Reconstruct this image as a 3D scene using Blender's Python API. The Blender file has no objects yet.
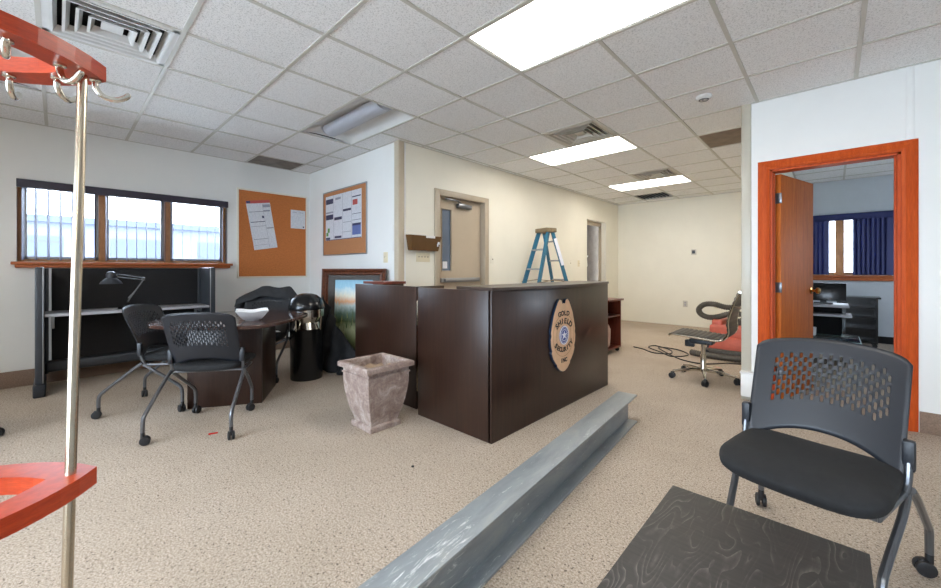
import bpy, bmesh, math, random
from mathutils import Vector, Matrix, noise as mnoise
random.seed(7)
sc = bpy.context.scene
COL = sc.collection
R = math.radians
PI = math.pi

# ------------------------------------------------------------------ camera
cam_d = bpy.data.cameras.new('camera')
cam = bpy.data.objects.new('camera', cam_d)
COL.objects.link(cam)
cam.location = (0, 0, 1.16)
cam.rotation_euler = (R(90), 0, R(43.13))
cam_d.sensor_width = 36.0
cam_d.lens = 36.0 * 387.0 / 941.0
cam_d.shift_y = -(294.0 - 269.2) / 941.0
cam_d.clip_start = 0.02
sc.camera = cam

# ------------------------------------------------------------------ world / exposure
world = bpy.data.worlds.new('world')
sc.world = world
world.use_nodes = True
wn = world.node_tree
wbg = wn.nodes['Background']
wbg.inputs[0].default_value = (0.77, 0.87, 1.0, 1)
wbg.inputs[1].default_value = 7.8
sc.view_settings.view_transform = 'Standard'
sc.view_settings.look = 'None'
sc.view_settings.gamma = 1.0
sc.view_settings.use_curve_mapping = False
sc.view_settings.exposure = 1.08
LAMP = 7.0          # strength of the lit ceiling diffusers
try:
    sc.cycles.use_denoising = True
    sc.cycles.max_bounces = 10
    sc.cycles.diffuse_bounces = 6
    sc.cycles.caustics_reflective = False
    sc.cycles.caustics_refractive = False
    sc.cycles.sample_clamp_indirect = 6.0
except Exception:
    pass


def portal(name, loc, rot, sx, sy):
    l = bpy.data.lights.new(name, 'AREA')
    l.shape = 'RECTANGLE'
    l.size, l.size_y = sx, sy
    l.cycles.is_portal = True
    o = bpy.data.objects.new(name, l)
    COL.objects.link(o)
    o.location = loc
    o.rotation_euler = rot
    return o


portal('window_portal_left', (-6.0, 0.635, 1.61), (0, R(-90), 0), 0.8, 1.86)
portal('window_portal_rear', (-1.2, -3.1, 1.35), (R(90), 0, 0), 5.2, 2.1)
portal('added_portal_office_side', (2.75, 7.2, 1.55), (0, R(90), 0), 0.7, 1.2)  # daylight through the unseen opening added to brighten the office
portal('window_portal_office', (-0.2, 8.92, 1.52), (R(-90), 0, 0), 1.8, 0.95)

# ------------------------------------------------------------------ materials
def lin(c):
    return tuple(((v / 255.0) / 12.92 if v / 255.0 <= 0.04045 else ((v / 255.0 + 0.055) / 1.055) ** 2.4) for v in c) + (1.0,)


MATS = {}


def newmat(name):
    m = bpy.data.materials.new(name)
    m.use_nodes = True
    nt = m.node_tree
    return m, nt, nt.nodes['Principled BSDF']


def coords(nt, scale=(1, 1, 1), rot=(0, 0, 0)):
    tc = nt.nodes.new('ShaderNodeTexCoord')
    mp = nt.nodes.new('ShaderNodeMapping')
    mp.inputs['Scale'].default_value = scale
    mp.inputs['Rotation'].default_value = rot
    nt.links.new(tc.outputs['Object'], mp.inputs['Vector'])
    return mp.outputs['Vector']


def ntex(nt, vec, scale, detail=4, rough=0.6, dist=0.0):
    n = nt.nodes.new('ShaderNodeTexNoise')
    n.inputs['Scale'].default_value = scale
    n.inputs['Detail'].default_value = detail
    n.inputs['Roughness'].default_value = rough
    n.inputs['Distortion'].default_value = dist
    nt.links.new(vec, n.inputs['Vector'])
    return n.outputs['Fac']


def ramp(nt, fac, stops):
    r = nt.nodes.new('ShaderNodeValToRGB')
    e = r.color_ramp.elements
    e[0].position, e[0].color = stops[0]
    e[1].position, e[1].color = stops[-1]
    for p, c in stops[1:-1]:
        x = e.new(p)
        x.color = c
    nt.links.new(fac, r.inputs['Fac'])
    return r.outputs['Color']


def mixc(nt, fac, a, b, mode='MIX'):
    m = nt.nodes.new('ShaderNodeMix')
    m.data_type = 'RGBA'
    m.blend_type = mode
    for s, v in ((m.inputs[0], fac), (m.inputs[6], a), (m.inputs[7], b)):
        if isinstance(v, (int, float, tuple)):
            s.default_value = v
        else:
            nt.links.new(v, s)
    return m.outputs[2]


def bump(nt, bs, height, strength, dist=0.01):
    b = nt.nodes.new('ShaderNodeBump')
    b.inputs['Strength'].default_value = strength
    b.inputs['Distance'].default_value = dist
    nt.links.new(height, b.inputs['Height'])
    nt.links.new(b.outputs['Normal'], bs.inputs['Normal'])


def M(name, rgb, rough=0.5, metal=0.0, var=0.06, scale=8, bmp=0.0, bscale=200, stretch=(1, 1, 1), spec=None):
    if name in MATS:
        return MATS[name]
    m, nt, bs = newmat(name)
    c = lin(rgb)
    v = coords(nt, stretch)
    f = ntex(nt, v, scale)
    lo = tuple(x * (1 - var) for x in c[:3]) + (1,)
    hi = tuple(min(1, x * (1 + var)) for x in c[:3]) + (1,)
    nt.links.new(ramp(nt, f, [(0.3, lo), (0.7, hi)]), bs.inputs['Base Color'])
    bs.inputs['Roughness'].default_value = rough
    bs.inputs['Metallic'].default_value = metal
    if spec is not None:
        bs.inputs['Specular IOR Level'].default_value = spec
    if bmp:
        bump(nt, bs, ntex(nt, v, bscale, 2), bmp)
    MATS[name] = m
    return m


def wood(name, dark, light, rough=0.4, stretch=(14, 14, 1), scale=3.0, dist=0.6, spec=0.5):
    if name in MATS:
        return MATS[name]
    m, nt, bs = newmat(name)
    v = coords(nt, stretch)
    f = ntex(nt, v, scale, 6, 0.65, dist)
    f2 = ntex(nt, v, scale * 6, 3, 0.6)
    a = ramp(nt, f, [(0.3, lin(dark)), (0.7, lin(light))])
    b = ramp(nt, f2, [(0.35, (0.8, 0.8, 0.8, 1)), (0.65, (1, 1, 1, 1))])
    nt.links.new(mixc(nt, 1.0, a, b, 'MULTIPLY'), bs.inputs['Base Color'])
    bs.inputs['Roughness'].default_value = rough
    bs.inputs['Specular IOR Level'].default_value = spec
    bump(nt, bs, f2, 0.08, 0.002)
    MATS[name] = m
    return m


def emit(name, rgb, strength):
    m, nt, bs = newmat(name)
    bs.inputs['Base Color'].default_value = (0.8, 0.8, 0.8, 1)
    bs.inputs['Emission Color'].default_value = rgb + (1,)
    bs.inputs['Emission Strength'].default_value = strength
    f = ntex(nt, coords(nt), 3)
    nt.links.new(ramp(nt, f, [(0.0, (0.45, 0.45, 0.45, 1)), (1.0, (0.55, 0.55, 0.55, 1))]), bs.inputs['Roughness'])
    MATS[name] = m
    return m


def glass(name, tint=(0.95, 0.98, 1.0, 1)):
    m = bpy.data.materials.new(name)
    m.use_nodes = True
    nt = m.node_tree
    nt.nodes.remove(nt.nodes['Principled BSDF'])
    out = [n for n in nt.nodes if n.type == 'OUTPUT_MATERIAL'][0]
    tr = nt.nodes.new('ShaderNodeBsdfTransparent')
    tr.inputs[0].default_value = tint
    gl = nt.nodes.new('ShaderNodeBsdfGlossy')
    gl.inputs['Roughness'].default_value = 0.02
    fr = nt.nodes.new('ShaderNodeFresnel')
    fr.inputs['IOR'].default_value = 1.45
    mx = nt.nodes.new('ShaderNodeMixShader')
    nt.links.new(fr.outputs[0], mx.inputs[0])
    nt.links.new(tr.outputs[0], mx.inputs[1])
    nt.links.new(gl.outputs[0], mx.inputs[2])
    nt.links.new(mx.outputs[0], out.inputs['Surface'])
    MATS[name] = m
    return m


def carpet():
    m, nt, bs = newmat('carpet_loop')
    v = coords(nt)
    f = ntex(nt, v, 120, 3, 0.75)
    spk = ntex(nt, v, 70, 3, 0.72)
    big = ntex(nt, v, 1.6, 5, 0.65)
    fine = ramp(nt, f, [(0.36, lin((152, 137, 122))), (0.62, lin((206, 192, 176)))])
    sp = ramp(nt, spk, [(0.355, (0.08, 0.06, 0.05, 1)), (0.415, (1, 1, 1, 1))])
    c1 = mixc(nt, 0.75, fine, sp, 'MULTIPLY')
    bg = ramp(nt, big, [(0.35, (0.90, 0.89, 0.87, 1)), (0.65, (1, 1, 1, 1))])
    nt.links.new(mixc(nt, 1.0, c1, bg, 'MULTIPLY'), bs.inputs['Base Color'])
    bs.inputs['Roughness'].default_value = 0.95
    bs.inputs['Specular IOR Level'].default_value = 0.15
    bump(nt, bs, f, 0.3, 0.004)
    MATS['carpet'] = m
    return m


def tilemat():
    m, nt, bs = newmat('ceiling_tile_fissured')
    v = coords(nt)
    f = ntex(nt, v, 110, 4, 0.75)
    nt.links.new(ramp(nt, f, [(0.36, lin((196, 196, 196))), (0.50, lin((240, 240, 240)))]), bs.inputs['Base Color'])
    bs.inputs['Roughness'].default_value = 0.95
    bump(nt, bs, f, 0.25, 0.004)
    MATS['tile'] = m
    return m


def steelmat():
    m, nt, bs = newmat('galvanised_beam')
    v = coords(nt, (5, 1.2, 5))
    f = ntex(nt, v, 2.6, 6, 0.65, 0.4)
    base = ramp(nt, f, [(0.3, lin((122, 128, 132))), (0.55, lin((142, 148, 150))), (0.75, lin((156, 157, 152)))])
    v2 = coords(nt, (6, 1.0, 6), (0, 0, 0.2))
    s = ntex(nt, v2, 5.0, 8, 0.8, 1.2)
    sp = nt.nodes.new('ShaderNodeSeparateXYZ')
    nt.links.new(coords(nt), sp.inputs[0])
    mr = nt.nodes.new('ShaderNodeMapRange')      # the walked-on end is scuffed most
    mr.inputs['From Min'].default_value = -1.7
    mr.inputs['From Max'].default_value = -2.5
    mr.inputs['To Max'].default_value = 0.10
    nt.links.new(sp.outputs[1], mr.inputs['Value'])
    ad = nt.nodes.new('ShaderNodeMath')
    ad.operation = 'ADD'
    nt.links.new(s, ad.inputs[0])
    nt.links.new(mr.outputs[0], ad.inputs[1])
    s = ad.outputs[0]
    sc_ = ramp(nt, s, [(0.60, (0, 0, 0, 1)), (0.70, (1, 1, 1, 1))])
    nt.links.new(mixc(nt, sc_, base, lin((225, 226, 226))), bs.inputs['Base Color'])
    bs.inputs['Roughness'].default_value = 0.42
    bs.inputs['Metallic'].default_value = 0.1
    MATS['beam'] = m
    return m


def blackash():
    m, nt, bs = newmat('black_brown_grain_veneer')
    v = coords(nt, (4.2, 1.0, 1))
    f = ntex(nt, v, 1.7, 2.5, 0.5, 0.2)
    w = nt.nodes.new('ShaderNodeMath')
    w.operation = 'MULTIPLY'
    nt.links.new(f, w.inputs[0])
    w.inputs[1].default_value = 30.0
    fr = nt.nodes.new('ShaderNodeMath')
    fr.operation = 'FRACT'
    nt.links.new(w.outputs[0], fr.inputs[0])
    line = ramp(nt, fr.outputs[0], [(0.0, (0.8, 0.8, 0.8, 1)), (0.18, (0.25, 0.25, 0.25, 1)), (0.45, (0, 0, 0, 1)), (1.0, (0, 0, 0, 1))])
    g = ntex(nt, v, 5.0, 4, 0.7)
    msk = ramp(nt, g, [(0.46, (0.08, 0.08, 0.08, 1)), (0.66, (1, 1, 1, 1))])
    fac = mixc(nt, 1.0, line, msk, 'MULTIPLY')
    base = ramp(nt, ntex(nt, coords(nt, (1, 12, 1)), 9, 5), [(0.3, lin((36, 33, 31))), (0.7, lin((52, 48, 45)))])
    nt.links.new(mixc(nt, fac, base, lin((128, 122, 116))), bs.inputs['Base Color'])
    bs.inputs['Roughness'].default_value = 0.55
    MATS['blackash'] = m
    return m


def stonemat():
    m, nt, bs = newmat('weathered_cast_stone')
    v = coords(nt)
    f = ntex(nt, v, 9, 8, 0.75, 0.5)
    g = ntex(nt, v, 60, 4, 0.7)
    a = ramp(nt, f, [(0.30, lin((122, 98, 90))), (0.5, lin((162, 142, 132))), (0.70, lin((208, 194, 184)))])
    b = ramp(nt, g, [(0.3, (0.72, 0.72, 0.72, 1)), (0.7, (1, 1, 1, 1))])
    nt.links.new(mixc(nt, 1.0, a, b, 'MULTIPLY'), bs.inputs['Base Color'])
    bs.inputs['Roughness'].default_value = 0.85
    bump(nt, bs, f, 0.6, 0.02)
    MATS['stone'] = m
    return m


def printmat():
    """printed page: thin grey text lines broken up by noise"""
    m, nt, bs = newmat('printed_sheet')
    v = coords(nt)
    w = nt.nodes.new('ShaderNodeTexWave')
    w.wave_type = 'BANDS'
    w.bands_direction = 'Z'
    w.inputs['Scale'].default_value = 22
    w.inputs['Distortion'].default_value = 0
    nt.links.new(v, w.inputs['Vector'])
    n = ntex(nt, coords(nt, (60, 60, 12)), 2.0, 3)
    a = ramp(nt, w.outputs['Fac'], [(0.55, (0, 0, 0, 1)), (0.8, (0.6, 0.6, 0.6, 1))])
    b = ramp(nt, n, [(0.42, (0, 0, 0, 1)), (0.52, (1, 1, 1, 1))])
    f = mixc(nt, 1.0, a, b, 'MULTIPLY')
    nt.links.new(mixc(nt, f, lin((226, 228, 234)), lin((150, 152, 166))), bs.inputs['Base Color'])
    bs.inputs['Roughness'].default_value = 0.4
    MATS['print'] = m
    return m


def paintingmat():
    """marsh landscape at dusk, free brushwork by height (local z) and noise"""
    m, nt, bs = newmat('landscape_painting')
    tc = nt.nodes.new('ShaderNodeTexCoord')
    sep = nt.nodes.new('ShaderNodeSeparateXYZ')
    nt.links.new(tc.outputs['Object'], sep.inputs[0])
    n = ntex(nt, coords(nt, (9, 1, 3)), 3.0, 6, 0.7, 0.6)
    mp = nt.nodes.new('ShaderNodeMapRange')
    mp.inputs['From Min'].default_value = 0.12
    mp.inputs['From Max'].default_value = 1.05
    nt.links.new(sep.outputs[2], mp.inputs['Value'])
    ad = nt.nodes.new('ShaderNodeMath')
    ad.operation = 'MULTIPLY_ADD'
    nt.links.new(n, ad.inputs[0])
    ad.inputs[1].default_value = 0.16
    sub = nt.nodes.new('ShaderNodeMath')
    sub.operation = 'SUBTRACT'
    nt.links.new(mp.outputs[0], sub.inputs[0])
    sub.inputs[1].default_value = 0.08
    nt.links.new(sub.outputs[0], ad.inputs[2])
    c = ramp(nt, ad.outputs[0], [(0.0, lin((60, 70, 36))), (0.22, lin((136, 146, 104))), (0.36, lin((176, 182, 140))),
                                 (0.46, lin((64, 76, 40))), (0.56, lin((84, 110, 96))), (0.66, lin((190, 206, 206))),
                                 (0.71, lin((226, 170, 124))), (0.78, lin((222, 218, 200))), (0.9, lin((130, 176, 196))), (1.0, lin((96, 150, 176)))])
    nt.links.new(c, bs.inputs['Base Color'])
    bs.inputs['Roughness'].default_value = 0.4
    MATS['painting'] = m
    return m


carpet(); tilemat(); steelmat(); blackash(); stonemat(); printmat(); paintingmat()
M('wall_white', (236, 236, 233), 0.55, var=0.02, scale=2, bmp=0.03)
M('wall_cream', (234, 229, 214), 0.5, var=0.025, scale=2, bmp=0.03)
M('tbar', (196, 194, 186), 0.45, var=0.02)
M('beige_paint', (196, 182, 160), 0.4, var=0.03)
M('door_beige', (188, 172, 150), 0.45, var=0.02)
M('frame_beige', (176, 162, 142), 0.4, var=0.02)
M('carpet_base', (138, 116, 100), 0.95, var=0.25, scale=120, bmp=0.3)
M('orange_trim', (196, 84, 34), 0.35, var=0.1, scale=4, stretch=(8, 8, 1))
wood('orange_trim_wood', (190, 70, 16), (216, 94, 32), 0.5, (14, 14, 1), 3.0, 0.6, 0.25)
wood('door_wood', (196, 98, 32), (222, 126, 50), 0.55, (10, 10, 0.7), 3.0, 0.6, 0.2)
wood('sill_wood', (170, 84, 34), (200, 112, 56), 0.4, (14, 1, 14))
wood('mullion_wood', (214, 150, 98), (236, 180, 128), 0.4)
wood('mahogany', (38, 22, 16), (58, 37, 27), 0.30, (16, 16, 0.8), 2.4)
wood('mahogany_top', (54, 42, 36), (76, 60, 52), 0.32, (16, 1, 16), 2.4)
wood('cherry', (96, 44, 32), (126, 62, 46), 0.35)
wood('red_wood', (176, 52, 16), (204, 76, 32), 0.30, (3, 3, 20), 3.0)
wood('frame_wood', (56, 26, 16), (118, 66, 42), 0.35, (6, 6, 6), 9.0)
M('black_panel', (24, 24, 26), 0.8, var=0.15, scale=60, bmp=0.1)
M('charcoal_metal', (62, 66, 72), 0.35, 0.2, var=0.05)
M('grey_laminate', (172, 172, 178), 0.35, var=0.03)
M('black_plastic', (30, 33, 39), 0.42, var=0.05, bmp=0.04, bscale=900)
M('black_fabric', (25, 26, 28), 0.85, var=0.2, scale=30, bmp=0.3, bscale=900)
M('black_rubber', (30, 30, 32), 0.5, var=0.08)
M('black_cloth', (30, 31, 34), 0.75, var=0.25, scale=14, bmp=0.2, bscale=90)
M('tube_grey', (112, 114, 118), 0.28, 0.8, var=0.04)
M('chrome', (210, 206, 196), 0.12, 1.0, var=0.03)
M('brushed', (196, 184, 164), 0.25, 1.0, var=0.04, stretch=(20, 20, 1))
M('black_gloss', (22, 23, 25), 0.22, var=0.05)
M('cork', (196, 118, 62), 0.9, var=0.14, scale=70, bmp=0.2, bscale=300)
M('cork_b', (184, 126, 84), 0.9, var=0.14, scale=70, bmp=0.2, bscale=300)
M('alu', (170, 172, 176), 0.35, 0.8, var=0.03)
M('paper', (232, 233, 238), 0.5, var=0.01)
M('paper_red', (190, 84, 80), 0.5, var=0.05)
M('paper_navy', (44, 50, 86), 0.5, var=0.05)
M('paper_blue', (96, 112, 168), 0.5, var=0.1)
M('paper_green', (92, 150, 70), 0.5, var=0.1)
M('paper_grey', (150, 152, 164), 0.5, var=0.1)
M('smoke_plastic', (96, 66, 36), 0.15, var=0.08)
M('ivory', (222, 210, 180), 0.4, var=0.02)
M('white_plastic', (232, 230, 226), 0.35, var=0.02)
M('white_gloss', (236, 237, 240), 0.12, var=0.01)
M('dark_hole', (20, 19, 20), 0.9, var=0.1)
M('vent_white', (216, 216, 214), 0.4, var=0.03)
M('vent_grey', (196, 190, 178), 0.45, var=0.05)
M('blue_fibre', (44, 104, 130), 0.4, var=0.08)
M('ladder_top', (120, 104, 78), 0.5, var=0.35, scale=30)
M('gold', (222, 184, 148), 0.4, 0.15, var=0.08, scale=20)
M('badge_side', (28, 44, 66), 0.35, var=0.05)
M('badge_blue', (52, 66, 140), 0.4, var=0.1, scale=40)
M('badge_line', (176, 132, 92), 0.45, var=0.05)
M('ink', (30, 24, 24), 0.6, var=0.05)
M('navy_blind', (34, 42, 96), 0.6, var=0.08)
M('shaded_white_blind', (128, 128, 150), 0.55, var=0.02)  # white slats with their backlit shade put into the colour
M('rail_dark', (50, 44, 60), 0.5, var=0.1)
M('machine_red', (206, 104, 84), 0.45, var=0.12, scale=12)
M('hose_grey', (84, 78, 70), 0.6, var=0.3, scale=40)
M('leather', (58, 52, 48), 0.45, var=0.1, scale=60)
M('office_wall', (196, 204, 212), 0.6, var=0.02)
M('dirty_tile', (128, 120, 112), 0.95, var=0.3, scale=6)
M('brown_tile', (138, 122, 108), 0.9, var=0.2, scale=8)
M('brown_wall', (104, 92, 82), 0.8, var=0.25, scale=6)
M('brass', (196, 150, 80), 0.25, 1.0, var=0.05)
M('red_plastic', (200, 30, 24), 0.35, var=0.05)
M('white_drywall', (226, 222, 216), 0.85, var=0.05)
M('ext_siding', (96, 100, 112), 0.8, var=0.04)
M('ext_band', (74, 80, 98), 0.8, var=0.05)
M('ext_ground', (226, 226, 224), 0.9, var=0.05)
M('soil', (168, 146, 124), 0.95, var=0.3, scale=20, bmp=0.5, bscale=40)
emit('lamp_glow', (1.0, 0.955, 0.88), LAMP)
M('basket', (186, 190, 200), 0.5, var=0.02)
glass('pane')
glass('table_glass', (0.72, 0.9, 0.92, 1))
glass('dusk_pane', (0.5, 0.56, 0.66, 1))

# ------------------------------------------------------------------ mesh helpers
class MB:
    def __init__(self):
        self.bm = bmesh.new()

    def _fin(self, faces, mat, smooth):
        for f in faces:
            f.material_index = mat
            f.smooth = smooth

    def box(self, x0, x1, y0, y1, z0, z1, bev=0.0, mat=0, mx=None, seg=2, smooth=False):
        t = bmesh.new()
        bmesh.ops.create_cube(t, size=1.0)
        for v in t.verts:
            v.co = Vector(((x0 + x1) / 2 + v.co.x * (x1 - x0), (y0 + y1) / 2 + v.co.y * (y1 - y0), (z0 + z1) / 2 + v.co.z * (z1 - z0)))
        if bev > 0:
            bmesh.ops.bevel(t, geom=list(t.edges), offset=bev, segments=seg, profile=0.5, affect='EDGES')
        self._merge(t, mat, smooth or bev > 0, mx)
        return self

    def _merge(self, t, mat, smooth, mx=None):
        if mx is not None:
            bmesh.ops.transform(t, matrix=mx, verts=t.verts)
        vm = {}
        for v in t.verts:
            vm[v] = self.bm.verts.new(v.co)
        for f in t.faces:
            try:
                nf = self.bm.faces.new([vm[v] for v in f.verts])
                nf.material_index = mat
                nf.smooth = smooth
            except ValueError:
                pass
        t.free()

    def tube(self, pts, r, seg=10, mat=0, mx=None, closed=False, caps=True):
        P = [Vector(p) for p in pts]
        rs = r if isinstance(r, (list, tuple)) else [r] * len(P)
        t = bmesh.new()
        rings = []
        n = len(P)
        ref = None
        for i, p in enumerate(P):
            a = P[(i - 1) % n] if (i > 0 or closed) else p
            b = P[(i + 1) % n] if (i < n - 1 or closed) else p
            d = (b - a).normalized()
            if ref is None:
                ref = Vector((0, 0, 1)) if abs(d.z) < 0.9 else Vector((1, 0, 0))
            u = (ref - d * ref.dot(d))
            if u.length < 1e-5:
                u = d.orthogonal()
            u.normalize()
            ref = u
            w = d.cross(u)
            rings.append([t.verts.new(p + (u * math.cos(2 * PI * k / seg) + w * math.sin(2 * PI * k / seg)) * rs[i]) for k in range(seg)])
        m = n if closed else n - 1
        for i in range(m):
            A, B = rings[i], rings[(i + 1) % n]
            for k in range(seg):
                t.faces.new((A[k], A[(k + 1) % seg], B[(k + 1) % seg], B[k]))
        if caps and not closed:
            t.faces.new(list(reversed(rings[0])))
            t.faces.new(rings[-1])
        bmesh.ops.recalc_face_normals(t, faces=t.faces)
        self._merge(t, mat, True, mx)
        return self

    def lathe(self, prof, seg=24, mat=0, mx=None, cap=True):
        t = bmesh.new()
        rings = []
        for r, z in prof:
            rings.append([t.verts.new((r * math.cos(2 * PI * k / seg), r * math.sin(2 * PI * k / seg), z)) for k in range(seg)])
        for A, B in zip(rings, rings[1:]):
            for k in range(seg):
                t.faces.new((A[k], A[(k + 1) % seg], B[(k + 1) % seg], B[k]))
        if cap:
            if prof[0][0] > 1e-4:
                t.faces.new(list(reversed(rings[0])))
            if prof[-1][0] > 1e-4:
                t.faces.new(rings[-1])
        bmesh.ops.remove_doubles(t, verts=t.verts, dist=1e-5)
        bmesh.ops.recalc_face_normals(t, faces=t.faces)
        self._merge(t, mat, True, mx)
        return self

    def prism(self, poly, z0, z1, mat=0, mx=None, holes=(), bev=0.0, smooth=False):
        """extrude an outline (with at most one hole of the same vertex count) along z"""
        t = bmesh.new()
        n = len(poly)
        lo = [t.verts.new((x, y, z0)) for x, y in poly]
        hi = [t.verts.new((x, y, z1)) for x, y in poly]
        for i in range(n):
            j = (i + 1) % n
            t.faces.new((lo[i], lo[j], hi[j], hi[i]))
        if holes:
            h = holes[0]
            hl = [t.verts.new((x, y, z0)) for x, y in h]
            hh = [t.verts.new((x, y, z1)) for x, y in h]
            for i in range(n):
                j = (i + 1) % n
                t.faces.new((hl[j], hl[i], hh[i], hh[j]))
                t.faces.new((hi[i], hi[j], hh[j], hh[i]))
                t.faces.new((lo[j], lo[i], hl[i], hl[j]))
        else:
            t.faces.new(hi)
            t.faces.new(list(reversed(lo)))
        bmesh.ops.recalc_face_normals(t, faces=t.faces)
        if bev:
            es = [e for e in t.edges if abs(e.verts[0].co.z - e.verts[1].co.z) < 1e-6 and e.calc_face_angle(0) > 1.0]
            bmesh.ops.bevel(t, geom=es, offset=bev, segments=2, profile=0.5, affect='EDGES')
        self._merge(t, mat, smooth, mx)
        return self

    def grid(self, fn, nu, nv, mat=0, closeu=False, smooth=True):
        V = [[self.bm.verts.new(fn(i / nu, j / nv)) for j in range(nv + 1)] for i in range(nu + (0 if closeu else 1))]
        for i in range(nu):
            for j in range(nv):
                a, b = V[i], V[(i + 1) % len(V)]
                f = self.bm.faces.new((a[j], b[j], b[j + 1], a[j + 1]))
                f.material_index = mat
                f.smooth = smooth
        return V

    def build(self, name, mats, parent=None, angle=35, loc=None, rot=None):
        me = bpy.data.meshes.new(name)
        self.bm.to_mesh(me)
        self.bm.free()
        if not isinstance(mats, (list, tuple)):
            mats = [mats]
        for m in mats:
            me.materials.append(MATS[m] if isinstance(m, str) else m)
        try:
            if any(p.use_smooth for p in me.polygons):
                me.set_sharp_from_angle(angle=R(angle))
        except Exception:
            pass
        o = bpy.data.objects.new(name, me)
        COL.objects.link(o)
        if parent:
            o.parent = parent
        if loc:
            o.location = loc
        if rot:
            o.rotation_euler = rot
        return o


def T(x=0, y=0, z=0, rx=0, ry=0, rz=0):
    return Matrix.Translation((x, y, z)) @ Matrix.Rotation(rz, 4, 'Z') @ Matrix.Rotation(ry, 4, 'Y') @ Matrix.Rotation(rx, 4, 'X')


def align(p0, p1):
    """matrix taking local z axis onto p0->p1, origin at p0"""
    p0, p1 = Vector(p0), Vector(p1)
    q = (p1 - p0).to_track_quat('Z', 'Y')
    return Matrix.Translation(p0) @ q.to_matrix().to_4x4()


def tag(o, label=None, cat=None, group=None, kind=None):
    if label: o['label'] = label
    if cat: o['category'] = cat
    if group: o['group'] = group
    if kind: o['kind'] = kind
    return o


def thing(name, label, cat, loc=(0, 0, 0), rz=0.0, group=None):
    o = bpy.data.objects.new(name, None)
    o.empty_display_size = 0.1
    COL.objects.link(o)
    o.location = loc
    o.rotation_euler = (0, 0, rz)
    return tag(o, label, cat, group)


def struct(o):
    o['kind'] = 'structure'
    return o


def copytree(o, parent=None):
    c = o.copy()
    COL.objects.link(c)
    if parent:
        c.parent = parent
    for ch in [x for x in bpy.data.objects if x.parent == o]:
        copytree(ch, c)
    return c


def catmull(pts, n=8, closed=False):
    P = [Vector(p) for p in pts]
    out = []
    m = len(P)
    rng = range(m if closed else m - 1)
    for i in rng:
        p0 = P[(i - 1) % m] if (closed or i > 0) else P[0]
        p1, p2 = P[i], P[(i + 1) % m]
        p3 = P[(i + 2) % m] if (closed or i + 2 < m) else P[-1]
        for k in range(n):
            t = k / n
            out.append(0.5 * ((2 * p1) + (p2 - p0) * t + (2 * p0 - 5 * p1 + 4 * p2 - p3) * t * t + (3 * p1 - p0 - 3 * p2 + p3) * t ** 3))
    if not closed:
        out.append(P[-1])
    return out


def textmesh(s, size, name='text', depth=0.0006):
    cu = bpy.data.curves.new(name, 'FONT')
    cu.body = s
    cu.size = size
    cu.align_x = 'CENTER'
    cu.align_y = 'CENTER'
    cu.extrude = depth
    cu.offset = 0.0026
    cu.resolution_u = 3
    o = bpy.data.objects.new(name, cu)
    COL.objects.link(o)
    dg = bpy.context.evaluated_depsgraph_get()
    dg.update()
    me = bpy.data.meshes.new_from_object(o.evaluated_get(dg))
    bpy.data.objects.remove(o)
    bpy.data.curves.remove(cu)
    return me


def addmesh(mb, me, mx, mat=0):
    t = bmesh.new()
    t.from_mesh(me)
    mb._merge(t, mat, False, mx)


# ------------------------------------------------------------------ structure
H = 2.625
XL, XH, XR = -5.87, -3.60, 2.6       # window wall, hall wall, far right wall
YR, YB, YW, YE = -3.0, 2.65, 4.20, 8.80

# floor
mb = MB()
mb.box(-6.1, 2.8, -3.25, 9.05, -0.08, 0.0)
struct(mb.build('floor', 'carpet'))


def wall(name, axis, c0, c1, u0, u1, z0, z1, holes, mat, mat2=None):
    """axis 'x': wall plane of constant x (c0..c1 thick), u = y.  axis 'y': constant y, u = x."""
    us = sorted({u0, u1} | {h[0] for h in holes} | {h[1] for h in holes})
    zs = sorted({z0, z1} | {h[2] for h in holes} | {h[3] for h in holes})
    mb = MB()
    for a, b in zip(us, us[1:]):
        for c, d in zip(zs, zs[1:]):
            if any(h[0] <= a + 1e-6 and b <= h[1] + 1e-6 and h[2] <= c + 1e-6 and d <= h[3] + 1e-6 for h in holes):
                continue
            if axis == 'x':
                mb.box(c0, c1, a, b, c, d)
            else:
                mb.box(a, b, c0, c1, c, d)
    bmesh.ops.remove_doubles(mb.bm, verts=mb.bm.verts, dist=1e-5)
    mb.bm.verts.index_update()
    # drop the coincident inner faces
    seen = {}
    for f in mb.bm.faces:
        seen.setdefault(tuple(round(x, 3) for x in f.calc_center_median()), []).append(f)
    kill = [f for fs in seen.values() if len(fs) > 1 for f in fs]
    bmesh.ops.delete(mb.bm, geom=kill, context='FACES_ONLY')
    for f in mb.bm.faces: f.smooth = False
    bmesh.ops.recalc_face_normals(mb.bm, faces=mb.bm.faces)
    return struct(mb.build(name, mat, angle=1))


WIN = (-0.275, 1.545, 1.235, 2.02)
wall('wall_left', 'x', XL - 0.16, XL, YR, YB + 0.1, 0, H + 0.35, [WIN], 'wall_white')
wall('wall_alcove', 'y', YB, YB + 0.1, XL, XH - 0.0, 0, H + 0.35, [], 'wall_white')
D1 = (3.25, 4.15, 0, 2.11)
D2 = (7.26, 8.14, 0, 2.165)
wall('wall_hall', 'x', XH - 0.13, XH, YB + 0.1, YE, 0, H + 0.35, [D1, D2], 'wall_cream')
wall('wall_hall_end', 'y', YE, YE + 0.12, XH - 0.13, -0.53, 0, H + 0.35, [], 'wall_cream')
DR = (-0.397, 0.361, 0, 2.015)
wall('wall_right', 'y', YW, YW + 0.11, -0.53, XR, 0, H + 0.35, [DR], 'wall_white')
wall('wall_hall_side', 'x', -0.53, -0.45, YW + 0.11, YE, 0, H + 0.35, [], 'wall_cream')
WO = (-0.95 + 0.55, 0.66, 1.06, 1.99)
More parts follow.
